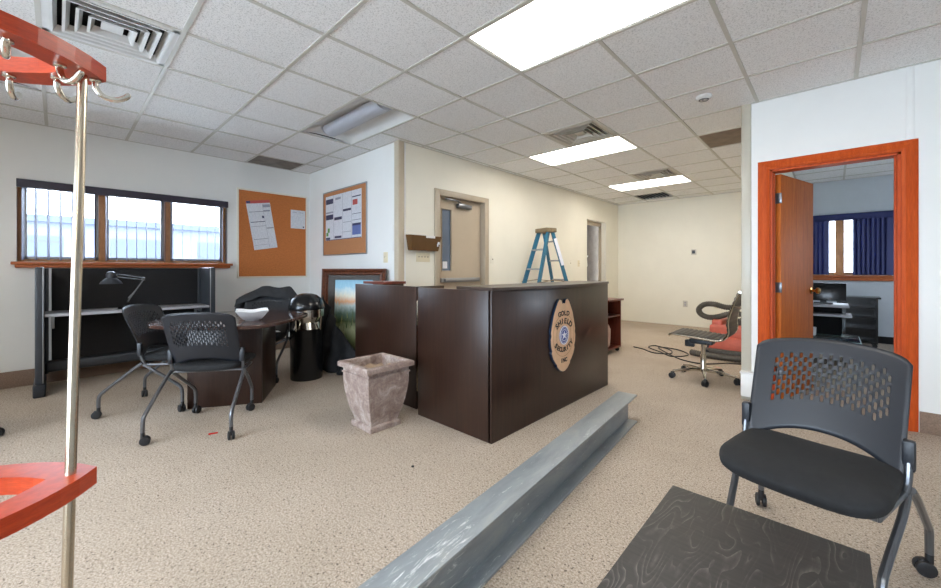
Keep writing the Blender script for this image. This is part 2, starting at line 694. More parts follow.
wall('wall_office_end', 'y', YE, YE + 0.12, -0.53, XR, 0, H + 0.35, [WO], 'office_wall')
wall('wall_office_side', 'x', XR, XR + 0.12, YR, YE + 0.12, 0, H + 0.35, [(6.6, 7.8, 1.2, 1.9)], 'office_wall')  # side opening is unseen, added to let more daylight into the office
RW = (-3.8, 1.4, 0.3, 2.25)
wall('wall_rear', 'y', YR - 0.12, YR, XL - 0.16, XR + 0.12, 0, H + 0.35, [RW], 'wall_white')

# corner posts
mb = MB(); mb.box(XH - 0.07, XH + 0.012, YB - 0.012, YB + 0.07, 0, H, 0.004)
struct(mb.build('trim_1', 'beige_paint'))
mb = MB(); mb.box(-0.60, -0.528, YW - 0.012, YW + 0.13, 0, H, 0.004)
struct(mb.build('trim_2', M('post_gloss', (190, 184, 168), 0.3, var=0.02)))
mb = MB(); mb.box(0.385, 0.425, YW - 0.006, YW, 2.09, H, 0.002)
struct(mb.build('trim_3', 'wall_white'))

# baseboards
mb = MB(); mb.box(XL, XL + 0.012, YR, YB, 0, 0.16, 0.003)
struct(mb.build('baseboard_left', 'carpet_base'))
mb = MB(); mb.box(XL, XH - 0.07, YB - 0.012, YB, 0, 0.16, 0.003)
struct(mb.build('baseboard_alcove', 'carpet_base'))
mb = MB(); mb.box(0.45, XR, YW - 0.012, YW, 0, 0.15, 0.003)
struct(mb.build('baseboard_right', 'carpet_base'))
mb = MB(); mb.box(-0.45, XR, YE - 0.012, YE, 0, 0.11, 0.003)
struct(mb.build('baseboard_office', 'dark_hole'))

# ceiling: lattice of 2 ft tiles
S = 0.61
OX, OY = -1.7908 * 0.61, 0.8768 * 0.61


def LX(j): return OX - j * S
def LY(i): return OY + i * S


regions = [(XL, XR, YR, YB), (XH, XR, YB, YW), (XH, -0.53, YW, YE), (-0.45, XR, YW + 0.11, YE)]
skip = set()      # (i, j): cell from LY(i)..LY(i+1), LX(j+1)..LX(j)
FIX_LIT = [(2, -1), (6, 1), (10, 1), (-4, -1), (-4, 3), (-4, -5)]
FIX_OFF = [(2, 3), (-2, 4), (7, -3)]
for (i, j) in FIX_LIT + FIX_OFF:
    skip |= {(i, j), (i, j + 1)}
VENTS = [(-1, 3, 'vent_white'), (5, 1, 'vent_grey'), (9, 1, 'vent_grey')]
for i, j, _ in VENTS:
    skip.add((i, j))
HOLE = (12, 2)
skip.add(HOLE)
DIRTY = [(2, 7), (7, -1)]
for c in DIRTY:
    skip.add(c)
mb = MB()
for (x0, x1, y0, y1) in regions:
    for i in range(-8, 16):
        for j in range(-8, 10):
            if (i, j) in skip: continue
            a, b = max(x0, LX(j + 1)), min(x1, LX(j))
            c, d = max(y0, LY(i)), min(y1, LY(i + 1))
            if b - a > 0.004 and d - c > 0.004:
                mb.box(a, b, c, d, H, H + 0.016)
struct(mb.build('ceiling', 'tile'))
mb = MB(); mb.box(-6.1, 2.8, -3.2, 9.0, H + 0.35, H + 0.40)
struct(mb.build('ceiling_deck', 'dark_hole'))
mb = MB()
w = 0.012
INNER = set(FIX_LIT + FIX_OFF)
for (x0, x1, y0, y1) in regions:
    for j in range(-8, 10):
        x = LX(j)
        if not (x0 + 0.01 < x < x1 - 0.01): continue
        for i in range(-8, 16):
            c, d = max(y0, LY(i)), min(y1, LY(i + 1))
            if d - c < 0.004 or (i, j - 1) in INNER: continue
            mb.box(x - w, x + w, c, d, H - 0.006, H)
    for i in range(-8, 16):
        y = LY(i)
        if y0 + 0.01 < y < y1 - 0.01:
            mb.box(x0, x1, y - w, y + w, H - 0.0055, H)
mb.box(XH, -0.6, LY(6) - w, LY(6) + w, H - 0.0057, H)
g = 0.02
for (x0, x1, y0, y1) in ((XL, XH, YB - g, YB), (XL, XL + g, YR, YB), (XH, XH + g, YB, YE), (XH, -0.53, YE - g, YE), (-0.53, XR, YW - g, YW),
                         (-0.45, XR, YE - g, YE), (-0.45, XR, YW + 0.11, YW + 0.11 + g), (-0.53 - g, -0.53, YW + 0.11, YE), (-0.45, -0.45 + g, YW + 0.11, YE), (XL, XR, YR, YR + g)):
    mb.box(x0, x1, y0, y1, H - 0.005, H)
struct(mb.build('trim_4', 'tbar'))

# ------------------------------------------------------------------ ceiling things
def lit_fixture(i, j, label, grp=None):
    x0, x1, y0, y1 = LX(j + 2) + w, LX(j) - w, LY(i) + w, LY(i + 1) - w
    cx, cy = (x0 + x1) / 2, (y0 + y1) / 2
    t = thing('ceiling_light', label, 'ceiling light', (cx, cy, H), group=grp)
    a, b = (x1 - x0) / 2, (y1 - y0) / 2
    m = MB()
    m.box(-a, a, -b, b, 0.03, 0.10)
    m.box(-a, a, -b, -b + 0.014, -0.002, 0.03); m.box(-a, a, b - 0.014, b, -0.002, 0.03)
    m.box(-a, -a + 0.014, -b, b, -0.002, 0.03); m.box(a - 0.014, a, -b, b, -0.002, 0.03)
    m.build('housing', 'vent_white', t)
    m = MB(); m.box(-a + 0.014, a - 0.014, -b + 0.014, b - 0.014, 0.004, 0.010)
    m.build('diffuser', 'lamp_glow', t)


def unlit_fixture(i, j, label):
    x0, x1, y0, y1 = LX(j + 2) + w, LX(j) - w, LY(i) + w, LY(i + 1) - w
    cx, cy = (x0 + x1) / 2, (y0 + y1) / 2
    t = thing('ceiling_light', label, 'ceiling light', (cx, cy, H))
    a, b = (x1 - x0) / 2, (y1 - y0) / 2
    m = MB()

    def pan(u, v):      # vaulted white reflector, v across the width
        y = -b + 2 * b * v
        z = 0.10 * math.sin(PI * min(1, max(0, v))) ** 0.6
        e = min(1, (min(u, 1 - u)) / 0.06)
        return Vector((-a + 2 * a * u, y, z * (0.25 + 0.75 * e)))
    m.grid(pan, 30, 20)
    m.box(-a, a, -b, b, 0.115, 0.12)
    m.build('housing', 'vent_white', t)
    m = MB()

    def bas(u, v):
        th = PI * v
        k = 0.105 * (1 if 0.04 < u < 0.96 else 0.8)
        return Vector((-a * 0.86 + 2 * a * 0.86 * u, -k * math.cos(th), 0.075 - 0.07 * math.sin(th) ** 0.8))
    m.grid(bas, 16, 14)
    for s in (-1, 1):
        m.prism([(0.105 * math.cos(PI * k / 12), 0.07 * math.sin(PI * k / 12)) for k in range(13)], -0.002, 0.002,
                mx=Matrix.Translation((s * a * 0.86, 0, 0.075)) @ Matrix.Rotation(PI / 2, 4, 'Z') @ Matrix.Rotation(-PI / 2, 4, 'X'))
    m.build('lamp_basket', 'basket', t)


lit_fixture(2, -1, 'lit flat ceiling light nearest the camera, large and bright at the top of the picture')
lit_fixture(6, 1, 'lit flat ceiling light above the blue ladder, with a square vent on its near side')
lit_fixture(10, 1, 'farthest lit ceiling light, close to the end wall of the hall')
for c in FIX_LIT[3:]:  # unseen lamps added behind the camera as extra room light
    lit_fixture(c[0], c[1], 'unseen lit flat ceiling light added behind the camera', 'added ceiling lights behind the camera')
unlit_fixture(2, 3, 'unlit recessed ceiling light with a central basket, near the corner of the two notice boards')
unlit_fixture(-2, 4, 'unlit recessed ceiling light behind the red coat rack top at the left edge')
unlit_fixture(7, -3, 'unlit recessed ceiling light inside the office beyond the orange door frame')


def vent(i, j, mat, label):
    cx, cy = (LX(j) + LX(j + 1)) / 2, LY(i) + S / 2
    t = thing('air_vent', label, 'air vent', (cx, cy, H))
    a = S / 2 - w

    def sq(h, h2, z, z2, name):
        m = MB()
        c = [(-1, -1), (1, -1), (1, 1), (-1, 1)]
        A = [m.bm.verts.new((x * h, y * h, z)) for x, y in c]
        B = [m.bm.verts.new((x * h2, y * h2, z2)) for x, y in c]
        C = [m.bm.verts.new((x * (h2 + 0.014), y * (h2 + 0.014), z2 - 0.002)) for x, y in c]
        D = [m.bm.verts.new((x * (h + 0.004), y * (h + 0.004), z + 0.002)) for x, y in c]
        for k in range(4):
            n = (k + 1) % 4
            m.bm.faces.new((A[k], A[n], B[n], B[k]))
            m.bm.faces.new((B[k], B[n], C[n], C[k]))
            m.bm.faces.new((C[k], C[n], D[n], D[k]))
        m.build(name, mat, t)
    m = MB()
    for x0, x1, y0, y1 in ((-a, a, -a, -a + 0.035), (-a, a, a - 0.035, a), (-a, -a + 0.035, -a, a), (a - 0.035, a, -a, a)):
        m.box(x0, x1, y0, y1, -0.004, 0.003)
    m.build('frame', mat, t)
    m = MB(); m.box(-a, a, -a, a, 0.10, 0.11)
    m.build('duct_plate', 'dark_hole', t)
    for h in (0.232, 0.180, 0.128, 0.076):
        sq(h, h + 0.018, 0.030, -0.010, 'louver')
    m = MB(); m.box(-0.05, 0.05, -0.05, 0.05, 0.008, 0.012)
    m.build('centre_plate', mat, t)


vent(-1, 3, 'vent_white', 'large white square air vent beside the red coat rack top')
vent(5, 1, 'vent_grey', 'square air vent touching the near edge of the middle lit ceiling light')
vent(9, 1, 'vent_grey', 'small square air vent touching the near edge of the farthest lit ceiling light')
t = thing('return_grille', 'dark open return air square at the far end of the hall ceiling', 'air vent', ((LX(2) + LX(3)) / 2, LY(12) + S / 2, H))
a = S / 2 - w
m = MB()
for k in range(9):
    x = -a + 0.03 + k * (2 * a - 0.06) / 8
    m.box(x - 0.003, x + 0.003, -a, a, 0.005, 0.03)
m.build('grille_bars', 'charcoal_metal', t)
m = MB(); m.box(-a, a, -a, a, 0.10, 0.11); m.build('duct_plate', 'dark_hole', t)
for (i, j), nm, lab in ((DIRTY[0], 'dirty_tile', 'grey stained ceiling tile at the window wall, left of the corner of the two boards'),
                        (DIRTY[1], 'brown_tile', 'brown ceiling tile beside the top of the glossy post at the right wall')):
    m = MB()
    x0 = max(XL, LX(j + 1) + 0.002)
    cx, cy = (x0 + LX(j)) / 2, LY(i) + S / 2
    m.box(x0 - cx, LX(j) - 0.002 - cx, -S / 2 + 0.002, S / 2 - 0.002, 0.0, 0.016)
    tag(m.build('ceiling_tile', nm, loc=(cx, cy, H)), lab, 'ceiling tile')
t = thing('smoke_detector', 'round white smoke detector on the ceiling in front of the brown tile', 'smoke detector', (-0.80, 3.75, H))
m = MB(); m.lathe([(0.0, -0.030), (0.035, -0.028), (0.055, -0.018), (0.062, -0.006), (0.062, 0.0)], 24); m.build('cover', 'vent_white', t)
m = MB(); m.lathe([(0.03, -0.0315), (0.034, -0.033), (0.038, -0.0275)], 24, cap=False)
m.box(-0.012, 0.0, -0.016, -0.008, -0.034, -0.029); m.build('sensor_ring', 'charcoal_metal', t)
t = thing('sprinkler', 'small sprinkler head on the ceiling near the far hall corner', 'sprinkler', (-3.33, 7.9, H))
m = MB(); m.lathe([(0.035, 0), (0.035, -0.006), (0.012, -0.012), (0.010, -0.035), (0.02, -0.038), (0.02, -0.042), (0, -0.042)], 16); m.build('head', 'vent_white', t)

# ------------------------------------------------------------------ left window
t = tag(thing('window_1', None, None, (XL, 0.635, WIN[2])), kind='structure')
hw, hh = (WIN[1] - WIN[0]) / 2, WIN[3] - WIN[2]
m = MB()
for (y0, y1, z0, z1) in ((-hw, -hw + 0.035, 0, hh), (hw - 0.035, hw, 0, hh), (-hw + 0.035, hw - 0.035, hh - 0.035, hh), (-hw + 0.035, hw - 0.035, 0, 0.03)):
    m.box(-0.13, -0.09, y0, y1, z0, z1, 0.003)
m.build('window_frame', 'mullion_wood', t)
for yc in (0.34 - 0.635, 0.918 - 0.635):
    m = MB(); m.box(-0.15, -0.045, yc - 0.028, yc + 0.028, 0, hh, 0.004); m.build('mullion', 'mullion_wood', t)
for ya, yb in ((-hw + 0.035, -0.323), (-0.267, 0.255), (0.311, hw - 0.035)):
    m = MB()
    m.box(-0.122, -0.100, ya, ya + 0.03, 0.03, hh - 0.035); m.box(-0.122, -0.100, yb - 0.03, yb, 0.03, hh - 0.035)
    m.box(-0.122, -0.100, ya, yb, 0.03, 0.055); m.build('sash', 'alu', t)
    m = MB(); m.box(-0.113, -0.109, ya + 0.03, yb - 0.03, 0.055, hh - 0.035); m.build('pane', 'pane', t)
m = MB(); m.box(-0.10, 0.075, -0.945, 0.955, -0.03, 0.0, 0.006); m.box(-0.0, 0.055, -0.92, 0.93, -0.06, -0.03, 0.006)
m.build('window_sill', 'sill_wood', t)

t = thing('vertical_blind', 'open white vertical blind under a dark headrail in the left window', 'blind', (XL, 0.635, WIN[2]))
m = MB(); m.box(0.005, 0.055, -0.91, 0.905, 0.735, 0.815, 0.004); m.build('headrail', 'rail_dark', t)
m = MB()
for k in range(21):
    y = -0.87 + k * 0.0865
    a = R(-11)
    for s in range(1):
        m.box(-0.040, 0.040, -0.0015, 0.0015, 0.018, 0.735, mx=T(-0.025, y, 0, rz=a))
m.build('slats', 'shaded_white_blind', t)

# ------------------------------------------------------------------ rear window and outdoors
t = tag(thing('window_3', None, None, ((RW[0] + RW[1]) / 2, YR - 0.06, RW[2])), kind='structure')
hw, hh = (RW[1] - RW[0]) / 2, RW[3] - RW[2]
m = MB()
for k in range(5):
    x = -hw + 0.025 + k * (2 * hw - 0.05) / 4
    m.box(x - 0.025, x + 0.025, -0.04, 0.04, 0, hh)
m.box(-hw, hw, -0.04, 0.04, 0, 0.05); m.box(-hw, hw, -0.04, 0.04, hh - 0.05, hh)
m.build('window_frame', 'alu', t)
m = MB(); m.box(-hw, hw, -0.003, 0.003, 0.05, hh - 0.05); m.build('pane', 'pane', t)
mb = MB(); mb.box(-40, 30, -30, 30, -0.30, -0.20); struct(mb.build('ground', 'ext_ground'))
t = thing('building', 'pale building across the lot, faint behind the left window blind', 'building', (-14.5, 1.0, -0.2))
m = MB(); m.box(-3, 0, -9, 9, 0, 2.55)
m.build('wall', 'ext_siding', t)
m = MB(); m.box(-3.2, 0.15, -9.2, 9.2, 2.55, 2.72); m.build('roof', 'ext_band', t)
for k in range(9):
    m = MB(); m.box(0, 0.02, -8 + k * 2.0, -6.9 + k * 2.0, 1.7, 2.2); m.build('window', 'ext_band', t)

# ------------------------------------------------------------------ steel door in the hall wall
t = tag(thing('door_1', None, None, (XH, 3.70, 0)), kind='structure')
m = MB()
m.box(-0.14, 0.018, -0.515, -0.43, 0, 2.165, 0.003); m.box(-0.14, 0.018, 0.43, 0.51, 0, 2.165, 0.003)
m.box(-0.14, 0.018, -0.43, 0.43, 2.09, 2.165, 0.003)
m.build('door_frame', 'frame_beige', t)
m = MB()     # leaf with a slot for the vision panel
xa, xb = -0.115, -0.075
for (y0, y1, z0, z1) in ((-0.43, -0.33, 0.01, 2.09), (-0.14, 0.43, 0.01, 2.09), (-0.33, -0.14, 0.01, 1.13), (-0.33, -0.14, 1.95, 2.09)):
    m.box(xa, xb, y0, y1, z0, z1)
leaf = m.build('door_leaf', 'door_beige', t)
m = MB()
for (y0, y1, z0, z1) in ((-0.33, -0.318, 1.13, 1.95), (-0.152, -0.14, 1.13, 1.95), (-0.318, -0.152, 1.13, 1.142), (-0.318, -0.152, 1.938, 1.95)):
    m.box(xa, xb + 0.008, y0, y1, z0, z1, 0.002)
m.build('glazing_bead', 'frame_beige', leaf)
m = MB(); m.box(-0.099, -0.091, -0.32, -0.15, 1.14, 1.94); m.build('pane', M('frosted', (104, 118, 138), 0.25, var=0.1, scale=2), leaf)
m = MB(); m.box(-0.090, -0.087, -0.29, -0.21, 1.17, 1.26); m.build('sticker', 'paper', leaf)
m = MB(); m.box(-0.075, -0.035, -0.36, 0.38, 0.99, 1.045, 0.006); m.box(-0.05, -0.01, -0.31, 0.30, 1.000, 1.035, 0.005)
m.build('panic_bar', 'alu', leaf)
m = MB(); m.box(-0.075, -0.02, -0.06, 0.20, 1.975, 2.035, 0.008)
m.tube([(-0.04, 0.0, 2.04), (0.0, -0.10, 2.055), (-0.04, -0.28, 2.07)], 0.012)
m.build('door_closer', 'tube_grey', leaf)
# second opening, boarded behind
t = tag(thing('door_2', None, None, (XH, 7.70, 0)), kind='structure')
m = MB(); m.box(-0.14, -0.10, -0.44, -0.38, 0, 2.12); m.box(-0.14, -0.10, 0.38, 0.44, 0, 2.12); m.box(-0.14, -0.10, -0.44, 0.44, 2.08, 2.165)
m.build('door_frame', 'frame_beige', t)
mb = MB(); mb.box(XH - 0.36, XH - 0.30, 7.0, 8.5, 0, H)
struct(mb.build('wall_closet', 'brown_wall'))
mb = MB(); mb.box(XH - 1.1, XH - 1.0, 2.75, 5.0, 0, H); struct(mb.build('wall_corridor', 'office_wall'))
for k, (y, z, pts) in enumerate(((7.75, 1.70, [(-.05, -.08), (0, -.06), (.03, .02), (.06, .06), (0, .09), (-.03, .03)]),
                                 (7.80, 1.35, [(-.16, -.02), (-.04, .02), (.03, -.16), (.08, -.12), (.05, .06), (.12, .10), (.0, .12), (-.1, .06)]),
                                 (7.72, 0.95, [(-.03, -.02), (.02, -.03), (.03, .02), (-.01, .04)]))):
    m = MB(); m.prism([(p[0], p[1]) for p in pts], 0, 0.006, mx=Matrix.Rotation(PI / 2, 4, 'Z') @ Matrix.Rotation(PI / 2, 4, 'X'))
    tag(m.build('torn_patch', 'white_drywall', loc=(XH - 0.30, y, z)),
        ('upper torn white patch', 'largest torn white patch', 'lowest small torn white patch')[k] + ' on the brown wall inside the far doorway', 'torn patch')

# ------------------------------------------------------------------ office door on the right wall
t = tag(thing('door_3', None, None, (-0.018, YW, 0)), kind='structure')
m = MB()     # moulded casing, mitred: profile swept round the opening
oi, oo, zi, zo = 0.379, 0.462, 2.015, 2.092
prof = [(0.0, 0.0), (0.0, -0.022), (0.25, -0.030), (0.8, -0.018), (1.0, -0.012), (1.0, 0.0)]
path = [(-1, 0.0), (-1, 1), (1, 1), (1, 0.0)]
rings = []
for sx, top in path:
    ring = []
    for f, y in prof:
        x = sx * (oi + (oo - oi) * f)
        z = (zi + (zo - zi) * f) if top else 0.0
        ring.append(m.bm.verts.new((x, y, z)))
    rings.append(ring)
for A, B in zip(rings, rings[1:]):
    for k in range(len(prof) - 1):
        f = m.bm.faces.new((A[k], A[k + 1], B[k + 1], B[k]))
bmesh.ops.recalc_face_normals(m.bm, faces=m.bm.faces)
m.build('casing', 'orange_trim_wood', t, angle=50)
m = MB()
m.box(-oi, -oi + 0.018, 0.0, 0.115, 0, 2.015); m.box(oi - 0.018, oi, 0.0, 0.115, 0, 2.015); m.box(-oi, oi, 0.0, 0.115, 1.997, 2.015)
m.box(-oi + 0.018, -oi + 0.030, 0.045, 0.075, 0, 1.997); m.box(oi - 0.030, oi - 0.018, 0.045, 0.075, 0, 1.997)
m.build('door_frame', 'orange_trim_wood', t)
m = MB(); m.box(0, 0.74, -0.02, 0.02, 0.01, 1.99, 0.002)
leaf = m.build('door_leaf', 'door_wood', t, loc=(-oi + 0.045, 0.115, 0), rot=(0, 0, R(75)))
m = MB()
for s in (-1, 1):
    m.lathe([(0.032, 0), (0.032, 0.006), (0.012, 0.012), (0.012, 0.035), (0.028, 0.045), (0.030, 0.06), (0.018, 0.072), (0, 0.074)], 20,
            mx=T(0.68, s * 0.02, 0.955, rx=-s * PI / 2))
m.build('door_knob', 'brass', leaf)
m = MB()
for z in (0.25, 1.0, 1.78):
    m.box(-0.012, 0.0, -0.03, 0.022, z - 0.045, z + 0.045, 0.002)
m.build('hinges', 'tube_grey', leaf)

# office window with gathered navy blinds
t = tag(thing('window_2', None, None, (0.13, YE, WO[2])), kind='structure')
x0, x1, hh = WO[0] - 0.13, WO[1] - 0.13, WO[3] - WO[2]
m = MB()
m.box(x0, x0 + 0.03, 0.03, 0.09, 0, hh); m.box(x1 - 0.03, x1, 0.03, 0.09, 0, hh); m.box(x0, x1, 0.03, 0.09, 0, 0.05); m.box(x0, x1, 0.03, 0.09, hh - 0.03, hh)
m.build('window_frame', 'mullion_wood', t)
m = MB(); m.box(-0.105, 0.005, 0.005, 0.10, 0, hh, 0.006); m.build('mullion', 'mullion_wood', t)
m = MB(); m.box(x0 + 0.03, x1 - 0.03, 0.055, 0.06, 0.05, hh - 0.03); m.build('pane', 'pane', t)
m = MB(); m.box(x0 - 0.05, x1 + 0.09, -0.06, 0.08, -0.03, 0.0, 0.005); m.box(x0 - 0.03, x1 + 0.06, -0.045, 0, -0.085, -0.03, 0.005); m.build('window_sill', 'sill_wood', t)
t = thing('vertical_blind', 'navy vertical blind gathered to both sides of the office window', 'blind', (0.13, YE, WO[2]))
m = MB(); m.box(x0 - 0.04, x1 + 0.04, -0.08, -0.02, 0.90, 1.0, 0.004); m.build('headrail', 'navy_blind', t)
m = MB()
for k in range(8):
    x = 0.14 + k * 0.053
    m.box(-0.046, 0.046, -0.0012, 0.0012, 0.01, 0.90, mx=T(x - (0.05 if k == 0 else 0) * 0, -0.05, 0, rz=R(32)))
m.build('gathered_slats', 'navy_blind', t)
m = MB()
for k in range(5):
    m.box(-0.040, 0.040, -0.0012, 0.0012, 0.01, 0.90, mx=T(-0.43 + k * 0.055, -0.05, 0, rz=R(32)))
m.build('gathered_slats', 'navy_blind', t)

# ------------------------------------------------------------------ wall things
def plate(name, label, loc, rz, wd, ht, kind, mat='ivory'):
    """wall plate: local x across, y out of the wall (towards -y), z up"""
    t = thing(name, label, 'wall plate', loc, rz)
    m = MB(); m.box(-wd / 2, wd / 2, -0.007, 0, -ht / 2, ht / 2, 0.003); m.build('plate', mat, t)
    n = kind[1]
    for k in range(n):
        x = (k - (n - 1) / 2) * 0.046
        m = MB()
        if kind[0] == 'switch':
            m.box(x - 0.005, x + 0.005, -0.020, -0.006, -0.004, 0.012, 0.001); m.build('toggle', 'frame_beige', t)
        else:
            for s in (-1, 1):
                m.box(x - 0.014, x + 0.014, -0.009, -0.006, s * 0.022 - 0.012, s * 0.022 + 0.012, 0.002)
            m.build('socket', 'paper_grey', t)


RX = PI / 2    # faces +x from a wall of constant x
plate('light_switch', 'ivory four gang switch plate under the brown wall file', (XH, 3.005, 1.305), RX, 0.21, 0.115, ('switch', 4))
plate('light_switch', 'pale single switch plate just right of the beige steel door', (XH, 4.30, 1.30), RX, 0.075, 0.115, ('switch', 1), 'wall_cream')
plate('light_switch', 'left one of two pale switch plates between ladder and far doorway', (XH, 6.57, 1.27), RX, 0.075, 0.115, ('switch', 1), 'wall_cream')
plate('light_switch', 'right one of two pale switch plates, next to the far doorway', (XH, 6.905, 1.27), RX, 0.075, 0.12, ('switch', 1), 'ivory')
plate('light_switch', 'grey switch plate between the notice board and the corner post', (-3.85, YB, 1.30), 0, 0.085, 0.125, ('switch', 1), 'ivory')
plate('outlet', 'grey outlet plate low on the hall end wall, left of the red machine', (-2.21, YE, 0.45), 0, 0.085, 0.13, ('outlet', 1), 'vent_grey')
plate('outlet', 'cream outlet plate low on the hall end wall above the black hose', (-1.65, YE, 0.46), 0, 0.085, 0.12, ('outlet', 1), 'ivory')
t = thing('thermostat', 'small grey thermostat at eye level on the hall end wall', 'thermostat', (-2.052, YE, 1.505))
m = MB(); m.box(-0.045, 0.045, -0.03, 0, -0.055, 0.055, 0.005); m.build('case', 'vent_grey', t)
m = MB(); m.box(-0.028, 0.028, -0.032, -0.029, -0.03, 0.035, 0.001); m.build('dial', 'charcoal_metal', t)

# smoked wall file
t = thing('wall_file', 'smoky brown wall file pocket with a white label, left of the steel door', 'wall file', (XH, 2.99, 1.38), RX)
m = MB()
for pts in ([(-0.21, -0.004, 0), (0.20, -0.004, 0), (0.225, -0.004, 0.18), (-0.235, -0.004, 0.18)],
            [(-0.21, -0.07, 0), (0.20, -0.07, 0), (0.222, -0.10, 0.175), (-0.245, -0.10, 0.175)],
            [(-0.21, -0.004, 0), (0.20, -0.004, 0), (0.20, -0.07, 0), (-0.21, -0.07, 0)],
            [(-0.21, -0.004, 0), (-0.21, -0.07, 0), (-0.245, -0.10, 0.175), (-0.245, -0.004, 0.18)],
            [(0.20, -0.004, 0), (0.20, -0.07, 0), (0.222, -0.10, 0.175), (0.222, -0.004, 0.18)]):
    m.bm.faces.new([m.bm.verts.new(p) for p in pts])
o = m.build('pocket', 'smoke_plastic', t)
sm = o.modifiers.new('s', 'SOLIDIFY'); sm.thickness = 0.003; sm.offset = 0
m = MB(); m.box(-0.02, 0.12, -0.1045, -0.1015, 0.150, 0.178); m.build('label_holder', 'white_plastic', t)
m = MB(); m.box(0.165, 0.18, -0.095, -0.090, 0.055, 0.09, mx=None); m.box(0.172, 0.20, -0.097, -0.092, 0.08, 0.11); m.build('sticker', 'paper', t)

# notice boards ---------------------------------------------------------
t = thing('notice_board', 'cork notice board with a white frame, on the window wall beside the blind', 'notice board', (XL, 2.13, 1.65), RX)
m = MB(); m.box(-0.455, 0.455, -0.012, 0, -0.597, 0.597); m.build('cork_panel', 'cork', t)
m = MB()
for (a, b, c, d) in ((-0.475, 0.475, 0.590, 0.612), (-0.475, 0.475, -0.612, -0.590), (-0.475, -0.455, -0.59, 0.59), (0.455, 0.475, -0.59, 0.59)):
    m.box(a, b, -0.018, 0, c, d, 0.002)
m.build('frame', 'wall_cream', t)


def sheet(label, loc, rz, pts_w, pts_h, tilt, blocks, name='poster', cat='poster'):
    """thin sheet pinned on a board; blocks = (x0,x1,z0,z1,mat)"""
    t = thing(name, label, cat, loc, rz)
    t.rotation_euler = (0, tilt, rz) if rz == 0 else (tilt, 0, rz)
    mats = ['print'] + sorted({b[4] for b in blocks})
    xs = sorted({-pts_w / 2, pts_w / 2} | {max(-pts_w / 2, min(pts_w / 2, v)) for b in blocks for v in b[:2]})
    zs = sorted({-pts_h / 2, pts_h / 2} | {max(-pts_h / 2, min(pts_h / 2, v)) for b in blocks for v in b[2:4]})
    m = MB()
    g = {(i, j): m.bm.verts.new((x, -0.0012, z)) for i, x in enumerate(xs) for j, z in enumerate(zs)}
    for i in range(len(xs) - 1):
        for j in range(len(zs) - 1):
            cx, cz = (xs[i] + xs[i + 1]) / 2, (zs[j] + zs[j + 1]) / 2
            f = m.bm.faces.new((g[i, j], g[i + 1, j], g[i + 1, j + 1], g[i, j + 1]))
            for bk in blocks:
                if bk[0] < cx < bk[1] and bk[2] < cz < bk[3]:
                    f.material_index = mats.index(bk[4])
    o = m.build('sheet', mats, t)
    sm = o.modifiers.new('s', 'SOLIDIFY'); sm.thickness = 0.0012; sm.offset = -1
    return t


def rotsheet(t, rz, tilt):
    t.rotation_mode = 'QUATERNION'
    q = Matrix.Rotation(rz, 4, 'Z') @ Matrix.Rotation(tilt, 4, 'Y')
    t.rotation_quaternion = q.to_quaternion()


p = sheet('tilted long poster with a red heading, left on the window wall board', (XL + 0.0135, 1.965, 1.785), RX, 0.31, 0.68, 0,
          [(-0.155, 0.155, 0.30, 0.34, 'paper_red'), (-0.15, -0.10, 0.305, 0.335, 'paper_navy'), (0.05, 0.15, 0.24, 0.28, 'paper_grey'),
           (0.05, 0.14, 0.18, 0.20, 'paper_grey'), (0.02, 0.045, 0.09, 0.125, 'paper_navy'), (0.05, 0.053, -0.32, 0.29, 'paper_grey'),
           (-0.14, 0.05, 0.18, 0.188, 'paper_grey'), (-0.14, 0.05, 0.04, 0.048, 'paper_navy'), (-0.14, 0.05, -0.02, -0.015, 'paper_grey'),
           (0.055, 0.15, -0.06, -0.045, 'paper_grey'), (-0.14, 0.05, -0.20, -0.192, 'paper_grey'), (-0.14, 0.05, -0.28, -0.275, 'paper_grey')])
rotsheet(p, RX, R(-9.5))
p = sheet('small white notice at the right edge of the window wall board', (XL + 0.0135, 2.468, 1.905), RX, 0.215, 0.275, 0,
          [(-0.08, -0.02, 0.10, 0.106, 'paper_grey'), (0.02, 0.08, 0.10, 0.106, 'paper_grey'), (0.07, 0.09, -0.12, -0.10, 'paper_navy')])

